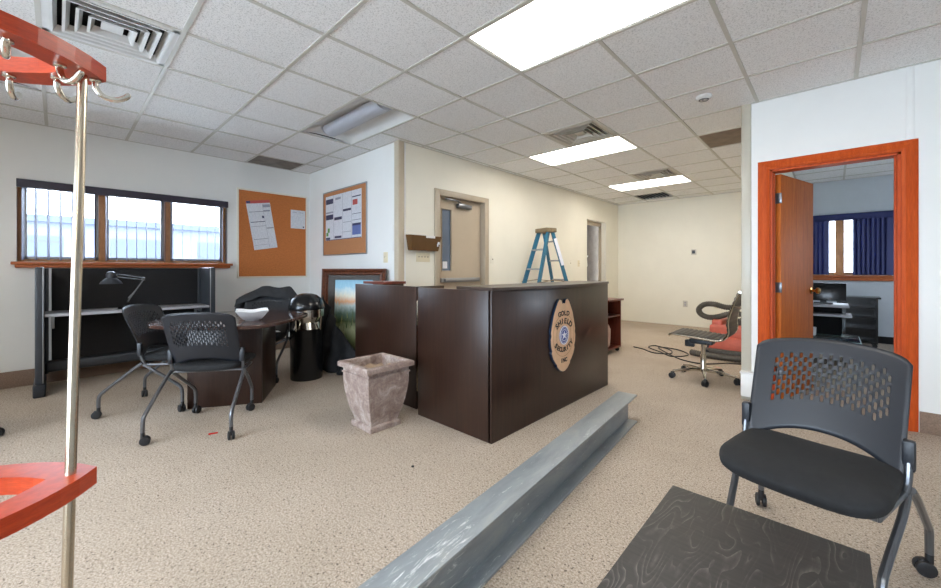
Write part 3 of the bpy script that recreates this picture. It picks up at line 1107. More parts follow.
t = thing('notice_board', 'cork notice board in an aluminium frame, on the bluish alcove wall', 'notice board', (-4.823, YB, 1.805))
m = MB(); m.box(-0.565, 0.565, -0.012, 0, -0.44, 0.44); m.build('cork_panel', 'cork_b', t)
m = MB()
for (a, b, c, d) in ((-0.577, 0.577, 0.438, 0.452), (-0.577, 0.577, -0.452, -0.438), (-0.577, -0.565, -0.438, 0.438), (0.565, 0.577, -0.438, 0.438)):
    m.box(a, b, -0.018, 0, c, d, 0.002)
m.build('frame', 'alu', t)
bl = []
for x in (-0.245, -0.005, 0.235):
    bl.append((x - 0.003, x + 0.003, -0.30, 0.30, 'paper_grey'))
bl += [(-0.47, -0.26, 0.20, 0.27, 'paper_navy'), (-0.47, -0.26, -0.02, 0.05, 'paper_navy'), (-0.47, -0.26, 0.07, 0.09, 'paper_grey'),
       (-0.23, -0.02, -0.04, 0.0, 'paper_navy'), (-0.20, -0.05, 0.24, 0.27, 'paper_grey'), (0.01, 0.22, 0.06, 0.09, 'paper_navy'),
       (0.25, 0.46, -0.27, -0.13, 'paper_blue'), (0.25, 0.46, -0.15, -0.12, 'paper_navy'), (0.26, 0.38, 0.12, 0.19, 'paper_red'),
       (0.25, 0.46, 0.22, 0.235, 'paper_navy'), (0.25, 0.46, 0.0, 0.006, 'paper_navy'), (0.25, 0.46, -0.08, -0.074, 'paper_navy'),
       (-0.46, -0.40, -0.25, -0.20, 'paper_green'), (-0.42, -0.36, -0.20, -0.14, 'paper_green'), (-0.47, -0.35, -0.30, -0.27, 'paper_navy'),
       (-0.22, -0.03, -0.29, -0.26, 'paper_navy'), (0.01, 0.22, -0.09, -0.084, 'paper_grey'), (0.01, 0.22, -0.22, -0.214, 'paper_grey'),
       (-0.47, 0.47, -0.312, -0.302, 'paper_navy')]
sheet('large multi panel notice poster covering most of the alcove board', (-4.838, YB - 0.0135, 1.878), 0, 0.955, 0.625, 0, bl)
m = MB(); m.box(-0.012, 0.012, -0.008, 0, -0.15, 0.15, 0.002)
tag(m.build('switch_strip', 'white_plastic', loc=(-3.685, YB, 1.52)), 'narrow white strip on the alcove wall against the corner post', 'strip')
t = thing('corner_box', 'white plastic box at the foot of the glossy post at the right wall', 'wall box', (-0.545, YW - 0.012, 0.045))
m = MB(); m.box(-0.05, 0.06, -0.075, 0, 0, 0.20, 0.008); m.build('case', 'white_plastic', t)
m = MB(); m.box(-0.056, 0.066, -0.081, 0, 0.20, 0.215, 0.003); m.build('lid', 'white_plastic', t)

# ------------------------------------------------------------------ reception desk
t = thing('reception_desk', 'dark mahogany reception desk with a curved counter and a gold badge on its front', 'reception desk', (-1.65, 1.965, 0))
m = MB(); m.box(-0.765, -0.012, 0.0, 0.030, 0.0, 1.015, 0.002); m.build('side_panel', 'mahogany', t)
m = MB(); m.box(-0.030, 0.0, 0.0, 1.815, 0.0, 1.015, 0.002); m.build('front_panel', 'mahogany', t)
m = MB(); m.box(-0.80, -0.030, 1.785, 1.815, 0.0, 1.015, 0.002); m.build('side_panel', 'mahogany', t)
m = MB()
pl = [(-0.33, -0.0), (-0.33, 1.825)]
for k in range(25):
    s = k / 24
    pl.append((0.005 + 0.10 * math.sin(PI * (1 - s)) ** 0.9, 1.825 * (1 - s)))
m.prism(list(reversed(pl)), 1.0155, 1.037, bev=0.002); m.build('transaction_counter', 'mahogany_top', t)
m = MB(); m.box(-0.79, -0.032, 0.032, 1.783, 0.715, 0.745, 0.002); m.build('worktop', 'mahogany_top', t)
# return unit
t = thing('reception_return', 'separate dark mahogany panel unit with bluish sheen, between planter and framed painting', 'desk return', (-2.52, 2.03, 0))
m = MB(); m.box(-0.955, 0.0, 0.0, 0.030, 0.0, 1.015, 0.002); m.build('front_panel', 'mahogany', t)
m = MB(); m.box(-0.955, -0.925, 0.030, 0.57, 0.0, 1.0, 0.002); m.build('side_panel', 'mahogany', t)
m = MB(); m.box(-0.94, -0.58, 0.08, 0.34, 1.0155, 1.040, 0.002); m.build('counter_top', 'cherry', t)
m = MB(); m.box(-0.30, -0.27, 0.030, 0.57, 0.0, 1.0, 0.002); m.build('side_panel', 'mahogany', t)
for z in (0.25, 0.80):
    m = MB(); m.box(0.0, 0.012, 0.004, 0.026, z - 0.10, z + 0.10, 0.002); m.build('connector', 'brushed', t)

# badge on the front panel: local x -> world +y, local y -> world z, local z -> out (+x)
t = thing('badge_sign', 'gold police style shield sign reading GOLD SHIELD SECURITY INC on the desk front', 'sign', (-1.6495, 2.865, 0.615))
BM = Matrix(((0, 0, 1, 0), (1.08, 0, 0, 0), (0, 1, 0, 0), (0, 0, 0, 1)))


def badge_outline(k=1.0):
    half = [(0.0, 0.268), (0.022, 0.262), (0.034, 0.292), (0.058, 0.300), (0.082, 0.280), (0.112, 0.232), (0.140, 0.180), (0.155, 0.130), (0.170, 0.080),
            (0.180, 0.035), (0.174, 0.010), (0.184, -0.015), (0.180, -0.070), (0.165, -0.110), (0.170, -0.130), (0.150, -0.175), (0.118, -0.215),
            (0.098, -0.232), (0.094, -0.250), (0.055, -0.285), (0.020, -0.300)]
    pts = half + [(0.0, -0.303)] + [(-x, y) for x, y in reversed(half[1:])]
    return [(x * k, y * k) for x, y in pts]


m = MB(); BM = BM @ T(0, 0, -0.014); m.prism(badge_outline(), 0.014, 0.034, mx=BM); m.build('shield_body', 'badge_side', t)
m = MB(); m.prism(badge_outline(0.985), 0.034, 0.038, mx=BM); m.build('shield_face', 'gold', t)
m = MB()


def oval(ax, ay, w_, z0, z1, mat, n=48, a0=0, a1=2 * PI):
    seg = n
    pts = [(ax * math.cos(a0 + (a1 - a0) * k / seg), ay * math.sin(a0 + (a1 - a0) * k / seg)) for k in range(seg + 1)]
    for p, q in zip(pts, pts[1:]):
        d = Vector((q[0] - p[0], q[1] - p[1])); L = d.length
        ang = math.atan2(d.y, d.x)
        m.box(0, L * 1.05, -w_ / 2, w_ / 2, z0, z1, mat=mat, mx=BM @ T(p[0], p[1], 0, rz=ang))


for k in (0.155, 0.108):
    oval(k, k * 1.12, 0.003, 0.0375, 0.0395, 0)
    m.build('engraving', 'badge_line', t); m = MB()
for s in (1,):
    oval(0.05, 0.02, 0.003, 0.0375, 0.0395, 0, 16, 0 if s > 0 else PI, PI if s > 0 else 2 * PI)
m.build('engraving', 'badge_line', t)
m = MB()
disc = [(0.068 * math.cos(2 * PI * k / 40), 0.078 * math.sin(2 * PI * k / 40)) for k in range(40)]
m.prism(disc, 0.038, 0.042, mx=BM)
m.build('seal', 'badge_blue', t)
m = MB()
ring = [(0.068 * math.cos(2 * PI * k / 40), 0.078 * math.sin(2 * PI * k / 40)) for k in range(40)]
ring2 = [(x * 0.88, y * 0.88) for x, y in ring]
m.prism(ring, 0.042, 0.0435, mx=BM, holes=[ring2])
ring3 = [(x * 0.62, y * 0.62) for x, y in ring]; ring4 = [(x * 0.57, y * 0.57) for x, y in ring]
m.prism(ring3, 0.042, 0.0432, mx=BM, holes=[ring4])
for k in range(24):
    an = 2 * PI * k / 24
    m.box(-0.002, 0.002, -0.003, 0.003, 0.042, 0.0432, mx=BM @ T(0.052 * math.cos(an), 0.060 * math.sin(an), 0, rz=an))
star = []
for k in range(10):
    r_ = 0.036 if k % 2 == 0 else 0.016
    star.append((r_ * math.cos(PI / 2 + k * PI / 5), r_ * math.sin(PI / 2 + k * PI / 5)))
m.prism(star, 0.042, 0.044, mx=BM)
m.build('seal_emblem', 'paper', t)
m = MB()


def arc_text(s, rx, ry, size, mid, span, flip=False, cy=0.0):
    n = len(s)
    for k, ch in enumerate(s):
        f = 0 if n == 1 else (k / (n - 1) - 0.5)
        a = mid - f * span if not flip else mid + f * span
        x, y = rx * math.cos(a), ry * math.sin(a) + cy
        rot = a - PI / 2 if not flip else a + PI / 2
        addmesh(m, textmesh(ch, size), BM @ T(x, y, 0.0388, rz=rot) @ Matrix.Diagonal((1.15, 1.0, 1.0, 1.0)))


arc_text('SHIELD', 0.160, 0.160, 0.060, PI / 2, R(78), cy=-0.045)
m.build('lettering', 'ink', t); m = MB()
arc_text('SECURITY', 0.165, 0.165, 0.052, -PI / 2, R(88), True, cy=0.045)
m.build('lettering', 'ink', t); m = MB()
for i_, ch in enumerate('GOLD'):
    addmesh(m, textmesh(ch, 0.054), BM @ T((i_ - 1.5) * 0.042, 0.180 - 0.003 * (i_ - 1.5) ** 2, 0.0388) @ Matrix.Diagonal((1.15, 1, 1, 1)))
m.build('lettering', 'ink', t); m = MB()
for i_, ch in enumerate('INC'):
    addmesh(m, textmesh(ch, 0.046), BM @ T((i_ - 1) * 0.032, -0.208, 0.0388))
m.build('lettering', 'ink', t)

# ------------------------------------------------------------------ steel I beam
ang = math.atan2(-1.081 + 0.930, 3.0 - 1.059)
t = tag(MB().box(-0.0, 0.14, -3.1, 0.0, 0.0, 0.012, 0.002, mx=None).box(0.0, 0.14, -3.1, 0, 0.198, 0.21, 0.002).box(0.066, 0.074, -3.1, 0, 0.010, 0.200)
        .build('steel_beam', 'beam', loc=(-1.222, 2.99, 0), rot=(0, 0, -ang)),
        'long grey steel I beam lying on the carpet in front of the reception desk', 'steel beam')

# ------------------------------------------------------------------ stone planter
t = thing('stone_planter', 'square weathered stone planter pot in front of the dark panels', 'planter', (-2.495, 1.63, 0))
m = MB()


def sqring(h, z): return [(-h, -h, z), (h, -h, z), (h, h, z), (-h, h, z)]


def loft(m, rings, cap0=True, cap1=False, smooth=False, sub=6):
    V = []
    for h, z in rings:
        c = sqring(h, z)
        row = []
        for k in range(4):
            p, q = Vector(c[k]), Vector(c[(k + 1) % 4])
            for s in range(sub):
                row.append(m.bm.verts.new(p.lerp(q, s / sub)))
        V.append(row)
    n = 4 * sub
    for A, B in zip(V, V[1:]):
        for k in range(n):
            f = m.bm.faces.new((A[k], A[(k + 1) % n], B[(k + 1) % n], B[k])); f.smooth = smooth
    if cap0: m.bm.faces.new(list(reversed(V[0])))
    if cap1: m.bm.faces.new(V[-1])


loft(m, [(0.125, 0.0), (0.13, 0.004), (0.13, 0.034), (0.122, 0.042), (0.112, 0.045), (0.118, 0.07), (0.138, 0.13), (0.152, 0.19), (0.164, 0.26), (0.171, 0.32), (0.173, 0.37), (0.172, 0.392),
         (0.180, 0.396), (0.180, 0.405), (0.172, 0.410), (0.172, 0.43), (0.19, 0.437), (0.202, 0.441), (0.202, 0.470), (0.196, 0.478), (0.165, 0.478), (0.160, 0.472), (0.158, 0.30), (0.10, 0.08)], True, True)
m.build('pot', 'stone', t, angle=25)
m = MB(); m.grid(lambda u, v: Vector((-0.155 + 0.31 * u, -0.155 + 0.31 * v, 0.39 + 0.035 * mnoise.noise(Vector((u * 4, v * 4, 1))) + 0.02 * (1 - u))), 14, 14)
m.build('soil', 'soil', t)

# ------------------------------------------------------------------ nesting chairs
def backrest_mesh():
    m = MB()
    NU, NV = 30, 20
    Wd = 0.232

    def surf(u, v):     # u in [-1,1], v in [0,1]
        zt = 0.836 + 0.026 * (1 - u * u) - 0.024 * abs(u) ** 14
        zb = 0.448 + 0.060 * (1 - min(1, abs(u) / 0.93) ** 2.2)
        z = zb + (zt - zb) * v
        lean = (z - 0.50) * 0.42
        y = 0.0 + lean + 0.055 * (1 - u * u)
        wd = Wd * (0.985 + 0.035 * v)
        return Vector((wd * u, y, z))
    cache = {}

    def vert(a, b):     # a column units, b half-row units (floats)
        k = (round(a, 4), round(b, 4))
        if k not in cache:
            cache[k] = m.bm.verts.new(surf(-1 + 2 * a / NU, b / NV))
        return cache[k]

    holes = set()
    for c in range(4, 27):
        off = c % 2
        lowest = 6 + (abs(c - 14.5) > 10.5) * 2
        b = lowest + off
        while b + 2 <= 17:
            holes.add((c, b)); b += 2
    covered = set()
    for (c, b) in holes:
        covered.add((c, b)); covered.add((c, b + 1))
        big = b < 11
        hx = 0.32
        y0, y1 = (0.30 if big else 0.42), (1.70 if big else 1.58)
        outer = [(0, 0), (1, 0), (1, 1), (1, 2), (0, 2), (0, 1)]
        inner = [(0.5 - hx, y0 + 0.22), (0.5 - hx * 0.45, y0), (0.5 + hx * 0.45, y0), (0.5 + hx, y0 + 0.22), (0.5 + hx, y1 - 0.22), (0.5 + hx * 0.45, y1), (0.5 - hx * 0.45, y1), (0.5 - hx, y1 - 0.22)]
        O = [vert(c + x, b + y) for x, y in outer]
        I = [vert(c + x, b + y) for x, y in inner]
        for f in ((O[0], O[1], I[2], I[1]), (O[1], I[3], I[2]), (O[1], O[2], I[4], I[3]), (O[2], O[3], I[4]), (O[3], I[5], I[4]), (O[3], O[4], I[6], I[5]),
                  (O[4], I[7], I[6]), (O[4], O[5], I[0], I[7]), (O[5], O[0], I[0]), (O[0], I[1], I[0])):
            m.bm.faces.new(f).smooth = True
    for c in range(NU):
        for b in range(NV):
            if (c, b) in covered: continue
            m.bm.faces.new((vert(c, b), vert(c + 1, b), vert(c + 1, b + 1), vert(c, b + 1))).smooth = True
    bmesh.ops.recalc_face_normals(m.bm, faces=m.bm.faces)
    return m


def seat_mesh():
    m = MB()
    yc = -0.155
    def top(u, v, s):
        th = 2 * PI * u
        e = 0.42
        cx = math.copysign(abs(math.cos(th)) ** e, math.cos(th)); cy = math.copysign(abs(math.sin(th)) ** e, math.sin(th))
        k = math.sin(v * PI / 2) ** 0.55
        x, y = 0.234 * cx * k, 0.225 * cy * k
        z = 0.018 + (0.034 if s > 0 else -0.040) * math.cos(v * PI / 2) ** 0.6
        z += 0.010 * (abs(x) / 0.245) ** 2 - 0.02 * max(0, -(y + 0.12)) / 0.12
        return Vector((x, y + yc, z + 0.425))
    m.grid(lambda u, v: top(u, v, 1), 48, 14, closeu=True)
    m.grid(lambda u, v: top(u, v, -1), 48, 8, closeu=True)
    bmesh.ops.remove_doubles(m.bm, verts=m.bm.verts, dist=0.0004)
    bmesh.ops.recalc_face_normals(m.bm, faces=m.bm.faces)
    return m


def caster(m, x, y, rz):
    mx = T(x, y, 0, rz=rz)
    for s in (-1, 1):
        m.lathe([(0.0, 0), (0.018, 0), (0.028, 0.003), (0.030, 0.010), (0.028, 0.016), (0.010, 0.019), (0, 0.019)], 18, mx=mx @ T(s * 0.013 - 0.0095 + 0.0, 0.012, 0.030, ry=PI / 2))
    m.box(-0.012, 0.012, -0.006, 0.028, 0.030, 0.062, 0.005, mx=mx)
    m.lathe([(0.012, 0.05), (0.012, 0.085), (0.0105, 0.09)], 12, mx=T(x, y, 0))


def make_chair(label, loc, rz, caster_rz=(0.4, 2.0, -0.7, 2.9)):
    t = thing('nesting_chair', label, 'chair', loc, rz)
    seat_mesh().build('seat', 'black_fabric', t, angle=60)
    o = backrest_mesh().build('backrest', 'black_plastic', t, angle=60)
    s = o.modifiers.new('s', 'SOLIDIFY'); s.thickness = 0.0045; s.offset = 0
    for sx in (-1, 1):
        m = MB()
        m.box(-0.016, 0.016, -0.014, 0.018, 0.47, 0.575, 0.008, mx=T(sx * 0.238, 0.008, 0.0))
        m.build('back_bracket', 'black_plastic', t)
        m = MB()
        m.tube(catmull([(sx * 0.238, 0.010, 0.53), (sx * 0.238, -0.004, 0.46), (sx * 0.234, -0.020, 0.415), (sx * 0.225, -0.06, 0.398), (sx * 0.20, -0.28, 0.396)], 5), 0.011)
        m.build('seat_rail', 'tube_grey', t)
        m = MB()
        m.tube(catmull([(sx * 0.246, -0.015, 0.415), (sx * 0.252, 0.06, 0.36), (sx * 0.262, 0.235, 0.215), (sx * 0.265, 0.272, 0.175), (sx * 0.265, 0.280, 0.13), (sx * 0.265, 0.280, 0.085)], 5), 0.0125)
        lg = m.build('leg', 'tube_grey', t)
        m = MB(); caster(m, sx * 0.265, 0.28, caster_rz[sx > 0]); m.build('caster', 'black_rubber', lg)
        m = MB()
        m.tube(catmull([(sx * 0.236, -0.01, 0.405), (sx * 0.233, -0.09, 0.35), (sx * 0.212, -0.235, 0.235), (sx * 0.208, -0.272, 0.195), (sx * 0.207, -0.280, 0.15), (sx * 0.207, -0.280, 0.085)], 5), 0.0125)
        lg = m.build('leg', 'tube_grey', t)
        m = MB(); caster(m, sx * 0.207, -0.28, caster_rz[2 + (sx > 0)]); m.build('caster', 'black_rubber', lg)
    m = MB(); m.tube([(-0.236, -0.02, 0.405), (0.236, -0.02, 0.405)], 0.010); m.tube([(-0.20, -0.28, 0.396), (0.20, -0.28, 0.396)], 0.010)
    m.build('cross_bar', 'tube_grey', t)
    return t


big = make_chair('black nesting chair in the right foreground, facing the dark side table', (-0.046, 2.026, 0), R(-10.5))


def chair_copy(label, loc, rz):
    c = copytree(big)
    c['label'] = label
    c.location = loc
    c.rotation_euler = (0, 0, rz)
    return c


chair_copy('black nesting chair with its back to the camera, pushed up to the oval table', (-3.385, 0.762, 0), R(-126))
chair_copy('black nesting chair between the workstation and the oval table, turned sideways', (-4.20, 0.602, 0), R(142))
ch4 = chair_copy('black nesting chair behind the oval table with a black jacket over its back', (-4.49, 1.53, 0), R(53))
chair_copy('black nesting chair at the left edge, only one caster in view', (-4.235, -0.680, 0), R(-45))

# jacket draped over the back of chair 4
t = thing('jacket', 'black jacket draped over the chair behind the oval table', 'jacket', (-4.49, 1.53, 0), R(53))
m = MB()


def jack(u, v):
    x = -0.33 + 0.64 * u
    n = mnoise.noise(Vector((u * 5, v * 4, 3.3)))
    n2 = mnoise.noise(Vector((u * 14, v * 6, 7.3)))
    ridge = 0.945 + 0.02 * math.sin(PI * u) - 0.12 * max(0.0, 0.38 - u) / 0.38 - 0.09 * max(0.0, u - 0.86) / 0.14 + 0.005 * math.sin(17 * u)
    if v < 0.30:      # front flap
        f = (0.30 - v) / 0.30
        y = 0.150 - 0.05 * f - 0.012
        z = ridge - 0.13 * f * (0.6 + 0.5 * u)
    else:
        f = (v - 0.30) / 0.70
        y = 0.155 + 0.07 * min(1, f * 5) + 0.05 * f
        z = ridge - 0.52 * f
        x *= 1 + 0.18 * f
    return Vector((x, y + 0.05 * (1 - (2 * u - 1) ** 2) + 0.015 * n + 0.012 * n2 * math.sin(14 * u), z + 0.014 * n))


m.grid(jack, 40, 34)
o = m.build('shell', 'black_cloth', t, angle=80)
s = o.modifiers.new('s', 'SOLIDIFY'); s.thickness = 0.006; s.offset = 1
m = MB(); m.tube(catmull([(-0.28, 0.20, 0.83), (-0.33, 0.22, 0.70), (-0.32, 0.21, 0.55), (-0.30, 0.23, 0.42)], 6), [0.05] * 18 + [0.045], 12)
m.build('sleeve', 'black_cloth', t)

# ------------------------------------------------------------------ oval table
t = thing('oval_table', 'dark mahogany meeting table with a rounded end on a panel base', 'table', (-3.83, 1.06, 0))
m = MB()
out = [(p.x, p.y) for p in catmull([(x + 3.83, y - 1.06, 0) for x, y in ((-3.80, 0.47), (-3.66, 0.51), (-3.44, 0.645), (-3.27, 0.81), (-3.17, 0.97), (-3.18, 1.13), (-3.32, 1.32),
        (-3.52, 1.54), (-3.74, 1.655), (-4.03, 1.60), (-4.32, 1.38), (-4.42, 1.08), (-4.28, 0.74), (-4.04, 0.53))], 6, True)]
m.prism(out, 0.712, 0.74, bev=0.006); m.build('tabletop', wood('table_top', (60, 40, 36), (92, 68, 60), 0.12, (10, 1, 10), 2.4), t)
d1 = math.atan2(0.49, 0.30)
m = MB(); m.box(0, 0.56, 0.0, 0.03, 0, 0.712, 0.002, mx=T(-0.075, -0.325, 0, rz=d1)); m.build('base_panel', 'mahogany', t)
m = MB(); m.box(0.53, 0.56, 0.03, 0.54, 0, 0.712, 0.002, mx=T(-0.075, -0.325, 0, rz=d1)); m.build('base_panel', 'mahogany', t)
m = MB(); m.box(0.0, 0.03, 0.03, 0.54, 0, 0.712, 0.002, mx=T(-0.075, -0.325, 0, rz=d1)); m.build('base_panel', 'mahogany', t)

# white square bowl
t = MB()
def bowl(u, v):
    k = 0.050 + 0.066 * v ** 0.8
    th = 2 * PI * u
    c, s = math.cos(th), math.sin(th)
    e = 1.0 / max(abs(c), abs(s))
    lift = 0.012 * v * (abs(c * s) * 2) ** 2
    return Vector((c * e * k, s * e * k, 0.006 + 0.068 * v ** 1.2 + lift))
t.grid(bowl, 64, 12, closeu=True)
t.box(-0.05, 0.05, -0.05, 0.05, 0.005, 0.008)
t.lathe([(0.05, 0.0), (0.055, 0.008)], 32)
o = t.build('bowl', 'white_gloss', loc=(-3.50, 1.10, 0.7425), rot=(0, 0, R(-17)), angle=50)
s = o.modifiers.new('s', 'SOLIDIFY'); s.thickness = 0.004; s.offset = 0
tag(o, 'white square dish with upturned corners on the oval table', 'bowl')

# ------------------------------------------------------------------ trash bin
t = thing('trash_bin', 'black round trash bin with a dome lid and chrome band', 'trash bin', (-4.115, 1.825, 0))
m = MB(); m.lathe([(0.158, 0.0), (0.160, 0.01), (0.165, 0.52), (0.168, 0.525), (0.160, 0.528), (0.150, 0.515), (0.148, 0.3)], 40); m.build('body', 'black_gloss', t)
m = MB(); m.lathe([(0.172, 0.655), (0.176, 0.66), (0.176, 0.735), (0.172, 0.74), (0.165, 0.735), (0.165, 0.66)], 40, cap=False); m.build('chrome_band', 'chrome', t)
m = MB(); m.lathe([(0.182, 0.738), (0.184, 0.745), (0.176, 0.790), (0.150, 0.845), (0.10, 0.885), (0.05, 0.900), (0.0, 0.903)], 40); m.build('dome_lid', 'black_gloss', t)
m = MB(); m.lathe([(0.155, 0.53), (0.13, 0.60), (0.155, 0.66)], 40, cap=False); m.build('inner_ring', 'chrome', t)
for k in range(4):
    a = 2 * PI * k / 4 + 0.5
    m = MB(); m.tube([(0.165 * math.cos(a), 0.165 * math.sin(a), 0.52), (0.176 * math.cos(a), 0.176 * math.sin(a), 0.66)], 0.008); m.build('strut', 'chrome', t)

# ------------------------------------------------------------------ framed painting leaning on the corner
fa = math.atan2(2.56 - 2.12, -3.74 + 4.40)
t = thing('framed_painting', 'large framed marsh landscape painting leaning against the alcove wall', 'painting', (-4.40, 2.12, 0), fa)
L = 0.79
lean = Matrix.Rotation(R(-3.0), 4, 'X')
HH = 1.165
m = MB()
profile = [(0.0, 0.0), (0.0, -0.035), (0.020, -0.05), (0.045, -0.030), (0.06, -0.035), (0.075, -0.015), (0.075, 0.0)]
corners = [(0, 0, 1, 1), (L, 0, -1, 1), (L, HH, -1, -1), (0, HH, 1, -1)]
rg = []
for (x, z, sx, sz) in corners:
    rg.append([m.bm.verts.new(lean @ Vector((x + sx * p[0], p[1] - 0.002, z + sz * p[0]))) for p in profile])
for k in range(4):
    A, B = rg[k], rg[(k + 1) % 4]
    for q in range(len(profile) - 1):
        m.bm.faces.new((A[q], B[q], B[q + 1], A[q + 1]))
bmesh.ops.recalc_face_normals(m.bm, faces=m.bm.faces)
m.build('frame', 'frame_wood', t)
m = MB(); m.box(0.07, 0.16, -0.014, -0.004, 0.07, HH - 0.07, mx=lean); m.box(L - 0.16, L - 0.07, -0.014, -0.004, 0.07, HH - 0.07, mx=lean)
m.box(0.16, L - 0.16, -0.014, -0.004, HH - 0.13, HH - 0.07, mx=lean); m.box(0.16, L - 0.16, -0.014, -0.004, 0.07, 0.13, mx=lean)
m.build('liner', M('liner', (58, 52, 46), 0.6, var=0.4, scale=60), t)
m = MB(); m.box(0.15, L - 0.15, -0.010, -0.002, 0.12, HH - 0.12, mx=lean); m.build('canvas', 'painting', t)
m = MB(); m.box(0.0, L, -0.002, 0.006, 0.0, HH, mx=lean); m.build('backing', 'black_panel', t)
m = MB()
rnd = random.Random(3)
for k in range(60):
    x = rnd.uniform(0.17, L - 0.17); z = rnd.choice((0.30, 0.45, 0.50, 0.55)) + rnd.uniform(-0.04, 0.04); h = rnd.uniform(0.06, 0.2)
    p0 = Vector((x, -0.0105, z)); p1 = Vector((x + rnd.uniform(-0.02, 0.02), -0.0105, z + h))
    d = 0.002 + rnd.random() * 0.003
    vs = [lean @ (p0 + Vector((-d, 0, 0))), lean @ (p0 + Vector((d, 0, 0))), lean @ p1]
    f = m.bm.faces.new([m.bm.verts.new(v) for v in vs]); f.material_index = k % 2
m.build('painted_reeds', ['reed_a' if False else M('reed_a', (60, 84, 40), 0.6), M('reed_b', (150, 150, 90), 0.6)], t)

# dark cloth slumped in front of the painting
m = MB()
AP = Vector((-4.30, 2.00, 0.80))
def cloth(u, v):
    # u sweeps the fan of folds, v from the crest down to the floor
    crest = [Vector((-4.29, 2.10, 0.86)), Vector((-4.18, 2.13, 0.70)), Vector((-4.04, 2.17, 0.46)), Vector((-3.80, 2.25, 0.26)), Vector((-3.66, 2.22, 0.02))]
    foot = [Vector((-4.38, 2.02, 0.01)), Vector((-4.24, 2.07, 0.01)), Vector((-4.03, 2.10, 0.01)), Vector((-3.82, 2.12, 0.01)), Vector((-3.66, 2.20, 0.01))]
    f = u * 4; i = min(3, int(f)); f -= i
    a = crest[i].lerp(crest[i + 1], f); b = foot[i].lerp(foot[i + 1], f)
    p = a.lerp(b, v)
    bulge = math.sin(PI * v) * 0.015
    n = mnoise.noise(Vector((u * 7, v * 2.2, 0.4))) * 0.045 * math.sin(PI * min(1, v * 1.2 + 0.1))
    n += 0.024 * math.sin(u * 30 + v * 3 + 3 * mnoise.noise(Vector((u * 3, v * 3, 9))))
    return p + Vector((0.35, -0.9, 0)) * (bulge + n)
m.grid(cloth, 60, 24)
o = m.build('cloth_cover', 'black_cloth', angle=80)
s = o.modifiers.new('s', 'SOLIDIFY'); s.thickness = 0.008; s.offset = -1
tag(o, 'crumpled black cloth slumped between the trash bin and the framed painting', 'cloth')

# ------------------------------------------------------------------ mobile workstation under the window
t = thing('workstation', 'black panel workstation with a narrow grey shelf desk under the left window', 'workstation', (-5.50, 0.56, 0))
m = MB(); m.box(-0.235, -0.20, -0.60, 0.62, 0.20, 1.17, 0.003); m.build('back_panel', 'black_panel', t)
for s, y0, y1 in ((-1, -0.70, -0.645), (1, 0.645, 0.70)):
    m = MB(); m.box(-0.26, 0.25, y0, y1, 0.09, 1.18, 0.012, seg=3); m.build('end_post', 'charcoal_metal', t)
    m = MB(); m.box(0.248, 0.255, y1 - 0.008 if s < 0 else y0, y1 if s < 0 else y0 + 0.008, 0.12, 1.175, 0.002); m.build('edge_strip', 'alu', t)
    m = MB(); m.box(-0.27, 0.29, y0 - 0.012, y1 + 0.012, 0.0, 0.115, 0.012, seg=3); m.build('foot', 'black_plastic', t)
for s in (-1, 1):
    m = MB(); m.box(-0.215, -0.185, s * 0.632 - 0.013 + 0.0, s * 0.632 + 0.013, 0.12, 1.17, 0.004); m.build('panel_rail', 'charcoal_metal', t)
m = MB(); m.box(-0.20, 0.235, -0.643, 0.643, 0.718, 0.743, 0.004); m.build('shelf_desk', 'grey_laminate', t)
for y in (-0.59, 0.59):
    m = MB(); m.box(-0.18, -0.155, y - 0.012, y + 0.012, 0.57, 0.718, 0.002); m.box(-0.16, 0.10, y - 0.006, y + 0.006, 0.67, 0.718); m.build('bracket', 'alu', t)
m = MB(); m.box(-0.24, -0.14, -0.645, 0.645, 0.14, 0.25, 0.03, seg=4); m.build('lower_rail', 'charcoal_metal', t)

# desk lamp
t = thing('desk_lamp', 'black jointed desk lamp on the grey shelf desk', 'lamp', (-5.45, 0.515, 0.744))
m = MB(); m.lathe([(0.0, 0), (0.085, 0), (0.088, 0.006), (0.08, 0.016), (0.02, 0.022), (0, 0.022)], 28); m.build('base', 'black_gloss', t)
m = MB(); m.tube([(0, 0, 0.02), (0, 0, 0.06)], 0.009); m.lathe([(0.018, -0.012), (0.018, 0.012)], 14, mx=T(0, 0, 0.065, rx=PI / 2)); m.build('pivot', 'black_gloss', t)
m = MB()
for d in (-0.010, 0.012):
    m.tube([(d, -0.01, 0.065), (d, 0.12, 0.30)], 0.0045, 8)
m.tube([(0, 0.0, 0.11), (0, 0.06, 0.19)], 0.007, 8); m.build('lower_arm', 'tube_grey', t)
m = MB()
for d in (0.0, 0.028):
    m.tube([(0, 0.12, 0.30 + d * 0.8), (0, -0.09, 0.335 + d)], 0.0045, 8)
m.lathe([(0.016, -0.012), (0.016, 0.012)], 12, mx=T(0, 0.122, 0.312, rx=PI / 2)); m.build('upper_arm', 'tube_grey', t)
m = MB(); m.lathe([(0.014, 0.115), (0.030, 0.105), (0.036, 0.085), (0.034, 0.055), (0.045, 0.045), (0.072, 0.018), (0.080, 0.0), (0.077, 0.0), (0.068, 0.018), (0.04, 0.04)], 28,
                  mx=T(0, -0.135, 0.265) @ Matrix.Scale(1.12, 4)); m.build('lamp_shade', 'charcoal_metal', t)
m = MB(); m.tube([(0, -0.09, 0.35), (0, -0.115, 0.372), (0, -0.135, 0.385)], 0.006, 8); m.build('shade_joint', 'tube_grey', t)

# ------------------------------------------------------------------ ladder
t = thing('step_ladder', 'blue fibreglass step ladder standing open behind the reception desk', 'ladder', (-3.17, 5.05, 0), R(-17))
